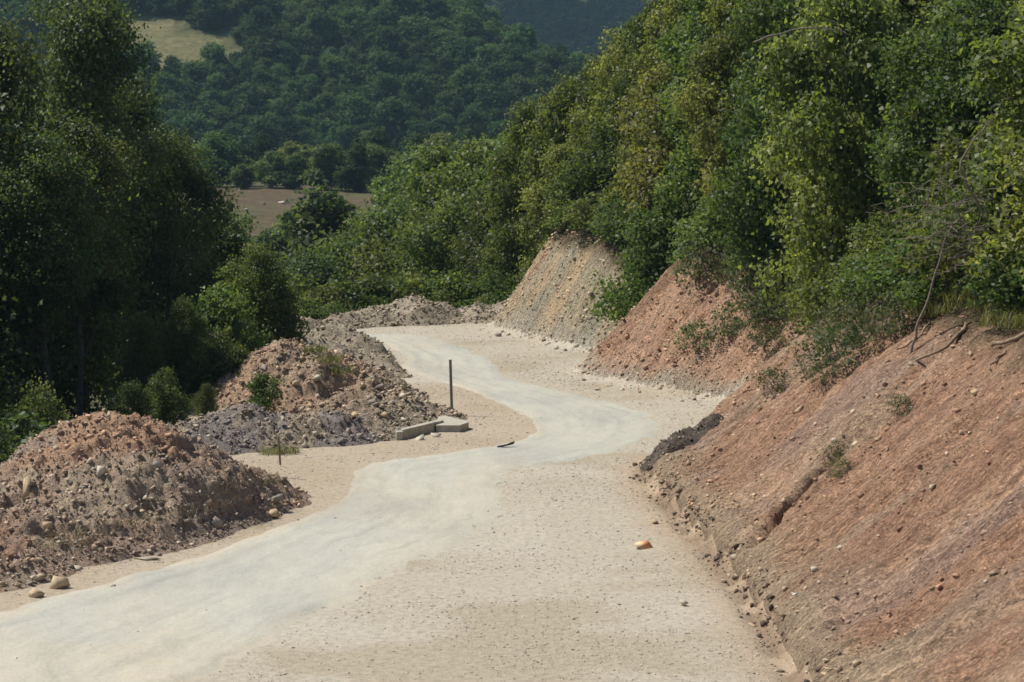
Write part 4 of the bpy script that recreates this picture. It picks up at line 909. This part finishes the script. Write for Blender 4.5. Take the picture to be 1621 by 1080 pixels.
for i, (px, py) in enumerate([(1195, 420), (1200, 450), (1208, 480), (1262, 455), (1275, 490), (1312, 505), (1345, 530), (1375, 515), (1255, 430), (1230, 455), (1410, 520), (1160, 420), (1180, 440), (1100, 425), (1130, 410), (1330, 560)]):
    q = hit(px, py + 20); plant("hanging_vine", f'weed{i % 3}', q[0], q[1], q[2] + random.uniform(50, 80) / FOC * q[1], "loose leafy vine hanging from the thicket onto the middle cut", "vine", "vines hanging over the middle cut", z=q[2] - .15, wide=.9, rz=i)
def blades(n, rad, hgt, seed, wdt=.012, curl=.5):
    rng = np.random.default_rng(seed); mb = []; V = []; F_ = []; T = []
    for i in range(n):
        a = rng.uniform(0, 6.28); r = rad * math.sqrt(rng.random()); b = np.array([r * math.cos(a), r * math.sin(a), 0]); h = hgt * rng.uniform(.5, 1.1); o = rng.uniform(0, 6.28); c = curl * h * rng.uniform(.3, 1)
        dv = np.array([math.cos(o), math.sin(o), 0]); s = np.array([-dv[1], dv[0], 0]) * wdt; k = len(V); t = rng.random()
        V += [b - s, b + s, b + dv * c * .35 + (0, 0, h * .6) + s * .8, b + dv * c * .35 + (0, 0, h * .6) - s * .8, b + dv * c + (0, 0, h * .92), b + dv * c + (0, 0, h * .92)]
        F_ += [(k, k + 1, k + 2, k + 3), (k + 3, k + 2, k + 4, k + 5)]; T += [t] * 6
    return mesh_np("grass", np.array(V), np.array(F_), None, np.array(T))
GR = [blades(170, .55, .42, 70 + i, .011, 1.3) for i in range(3)]; ST = [blades(70, .5, .24, 80 + i, .005, 2.2) for i in range(3)]
def tuft(px, py, s, label, group, me, mat, name="grass_tuft"):
    q = hit(px, py); o = link(name, me, M[mat], None, (q[0], q[1], q[2] - .02)); o.scale = (s, s, s); o.rotation_euler.z = random.uniform(0, 6); tag(o, label, "grass", group)
for i, (px, py) in enumerate([(1600, 500), (1570, 490), (1530, 485), (1500, 495), (1610, 470), (1545, 470), (1475, 500), (1618, 520), (1455, 490), (1585, 515)]): tuft(px, py, random.uniform(.6, 1.1), "long grass tuft on the brink of the near red bank at the right edge", "grass on the brink of the near bank", GR[i % 3], 'grass')
for i, (px, py) in enumerate([(455, 718), (430, 719), (500, 560), (520, 575), (540, 590), (1060, 800), (1075, 830), (1090, 845), (1160, 870)]):
    if py > 780: tuft(px, py, .5, "dry grass tuft in the ditch at the near bank's foot", "dry tufts in the ditch", ST[i % 3], 'straw')
    elif py > 700: tuft(px, py, .6, "small green tuft at the foot of the grey rubble ridge", "green tufts by the rubble ridge", GR[i % 3], 'grass')
    else: tuft(px, py, .7, "green grass tuft on the saddle between the reddish and the pale heap", "tufts between the heaps", GR[i % 3], 'grass')
for i, (px, py) in enumerate([(150, 850), (185, 840), (130, 865), (215, 830), (100, 850), (260, 830), (300, 815), (340, 800), (380, 790), (410, 765), (240, 855), (70, 870), (170, 880), (360, 770)]): tuft(px, py, random.uniform(.7, 1.1), "clump of dry uprooted stalks on the near brown heap", "dry stalks on the near heap", ST[i % 3], 'straw', "dry_stalks")

# ------------------------------------------------------------------ roots and dead branches on the bank
def branch(name, pix, r0, r1, mat, label, cat, group=None, lift=.05, Ys=None, twigs=0, seed=0):
    rng = np.random.default_rng(seed); pts = []
    for i, (px, py) in enumerate(pix):
        q = hit(px, py) + (0, 0, lift) if Ys is None else P(px, py, Ys[i] if isinstance(Ys, (list, tuple)) else Ys); pts.append(q)
    pts = smooth([tuple(q) for q in pts], 4); b = pts[0].copy(); mb = MB(); pts = pts + rng.normal(0, .015, pts.shape)
    v, f = tube(pts - b, np.linspace(r0, r1, len(pts)), 7); mb.add(v, f)
    root = link(name, mb.mesh(name, True), M[mat], None, b); tag(root, label, cat, group)
    for k in range(twigs):
        i = rng.integers(len(pts) // 4, len(pts)); a = pts[i] - b; e = a + rng.normal(0, 1, 3) * np.array([.55, .3, .45]) + (0, -.1, .12)
        mb = MB(); v, f = tube(wander(a, e, 6, .06, rng), np.linspace(r1 * .8, .004, 6), 5); mb.add(v, f); link("twig", mb.mesh("twig", True), M[mat], root)
    return root
branch("exposed_root", [(1450, 578), (1490, 560), (1515, 538), (1530, 520)], .03, .045, 'root', "thick bent root bared on the near bank, left of its neighbours", "root", lift=.06, seed=1)
branch("exposed_root", [(1570, 552), (1600, 545), (1640, 528)], .035, .05, 'root', "pale root running out at the right edge of the picture", "root", lift=.06, seed=2)
branch("exposed_root", [(1564, 592), (1575, 575), (1592, 562)], .014, .03, 'root', "short forked root under the pale one at the right edge", "root", lift=.05, seed=3)
branch("exposed_root", [(1420, 560), (1450, 540), (1470, 518)], .02, .03, 'root', "thin root hanging over the near bank's brink, left of the thick bent one", "root", lift=.05, seed=4)
branch("dead_branch", [(1438, 575), (1452, 520), (1470, 470), (1492, 400), (1506, 360), (1540, 330)], .035, .014, 'dead', "long pale dead stem leaning up from the near bank's brink", "branch", Ys=[46.3, 46.2, 46.1, 46.0, 45.9, 45.8], twigs=9, seed=5)
branch("dead_branch", [(1555, 335), (1530, 290), (1522, 260), (1540, 225), (1560, 200)], .03, .012, 'dead', "forked grey dead branch among the leaves at far right", "branch", Ys=45.8, twigs=8, seed=6)
branch("dead_branch", [(1500, 410), (1560, 395), (1600, 380), (1640, 350)], .028, .012, 'dead', "dead branch lying sideways in the brush at far right", "branch", Ys=45.9, twigs=10, seed=7)
branch("dead_branch", [(1195, 66), (1240, 52), (1290, 44), (1340, 52)], .03, .014, 'dead', "bare horizontal branch high in the right thicket", "branch", Ys=57, twigs=3, seed=8)
def brush(px, py, Y, seed, label):
    rng = np.random.default_rng(seed); c = P(px, py, Y); mb = MB(); root = empty('dry_brush', c); tag(root, label, 'brush')
    for k in range(75):
        a = rng.normal(0, 1, 3) * (.55, .35, .35); e = a + rng.normal(0, 1, 3) * (.6, .3, .35); v, f = tube(wander(a, e, 6, .07, rng), np.linspace(.010, .004, 6), 4); mb.add(v, f)
    link("twigs", mb.mesh("twigs", True), M['dead'], root)["kind"] = "stuff"
    mb = MB(); v, f = tube(wander((0, .3, -1.2), (0, 0, .1), 6, .05, rng), np.linspace(.03, .015, 6), 6); mb.add(v, f); link("stem", mb.mesh("stem", True), M['dead'], root)
brush(1560, 385, 45.6, 1, "tangle of leafless grey twigs at the right edge above the bank")
brush(1520, 340, 46.2, 2, "tangle of leafless twigs around the forked dead branch")

# ------------------------------------------------------------------ air
hz = bpy.data.meshes.new("haze"); x0, x1, y0, y1, z0, z1 = -900, 900, -60, 1560, -14, 190
hz.from_pydata([(x0, y0, z0), (x1, y0, z0), (x1, y1, z0), (x0, y1, z0), (x0, y0, z1), (x1, y0, z1), (x1, y1, z1), (x0, y1, z1)], [], [(0, 3, 2, 1), (4, 5, 6, 7), (0, 1, 5, 4), (1, 2, 6, 5), (2, 3, 7, 6), (3, 0, 4, 7)])
hm = bpy.data.materials.new("thin blue air"); hm.use_nodes = True; nt = hm.node_tree; nt.nodes.clear()
out = nt.nodes.new("ShaderNodeOutputMaterial"); pv = nt.nodes.new("ShaderNodeVolumePrincipled"); pv.inputs["Color"].default_value = (.46, .74, .92, 1); pv.inputs["Density"].default_value = .00013; pv.inputs["Anisotropy"].default_value = .0
nt.links.new(pv.outputs[0], out.inputs["Volume"]); hz.materials.append(hm)
ho = bpy.data.objects.new("haze", hz); COL.objects.link(ho); tag(ho, "thin blue haze in the air over the valley", "haze", kind="stuff")

# ------------------------------------------------------------------ where in its group each repeat stands
def place_words():
    bpy.context.view_layer.update(); gr = {}
    for o in SC.objects:
        if o.parent is None and o.get("group"): gr.setdefault((o["group"], o["label"]), []).append(o)
    for (g, lab), obs in gr.items():
        if len(obs) < 2: continue
        uv = []
        for o in obs:
            p = np.array(o.matrix_world.translation) - np.array([0, 0, CAM_Z]); dep = p @ _F; uv.append((p[0] / dep, p @ _U / dep))
        uv = np.array(uv); u = uv[:, 0]; lo, hi = u.min(), u.max(); nc = 5 if len(obs) > 5 else 3
        cols = ["far left", "left", "middle", "right", "far right"] if nc == 5 else ["left", "middle", "right"]
        ci = np.clip(((u - lo) / (hi - lo + 1e-9) * nc).astype(int), 0, nc - 1); vm = np.median(uv[:, 1]); two = len(obs) > 9
        for o, c, v in zip(obs, ci, uv[:, 1]):
            w = f"{lab}, {('upper ' if v > vm else 'lower ') if two else ''}{cols[c]} of them"
            if len(w.replace('-', ' ').split()) <= 16: o["label"] = w
            elif len((lab + ", x").replace('-', ' ').split()) + 1 <= 16: o["label"] = f"{lab}, {cols[c]}"
place_words()
print("thicket", NT, "objects", len(bpy.data.objects), "tris", sum(sum(len(p.vertices) - 2 for p in m.polygons) if len(m.polygons) < 100 else len(m.loops) - 2 * len(m.polygons) for m in bpy.data.meshes))
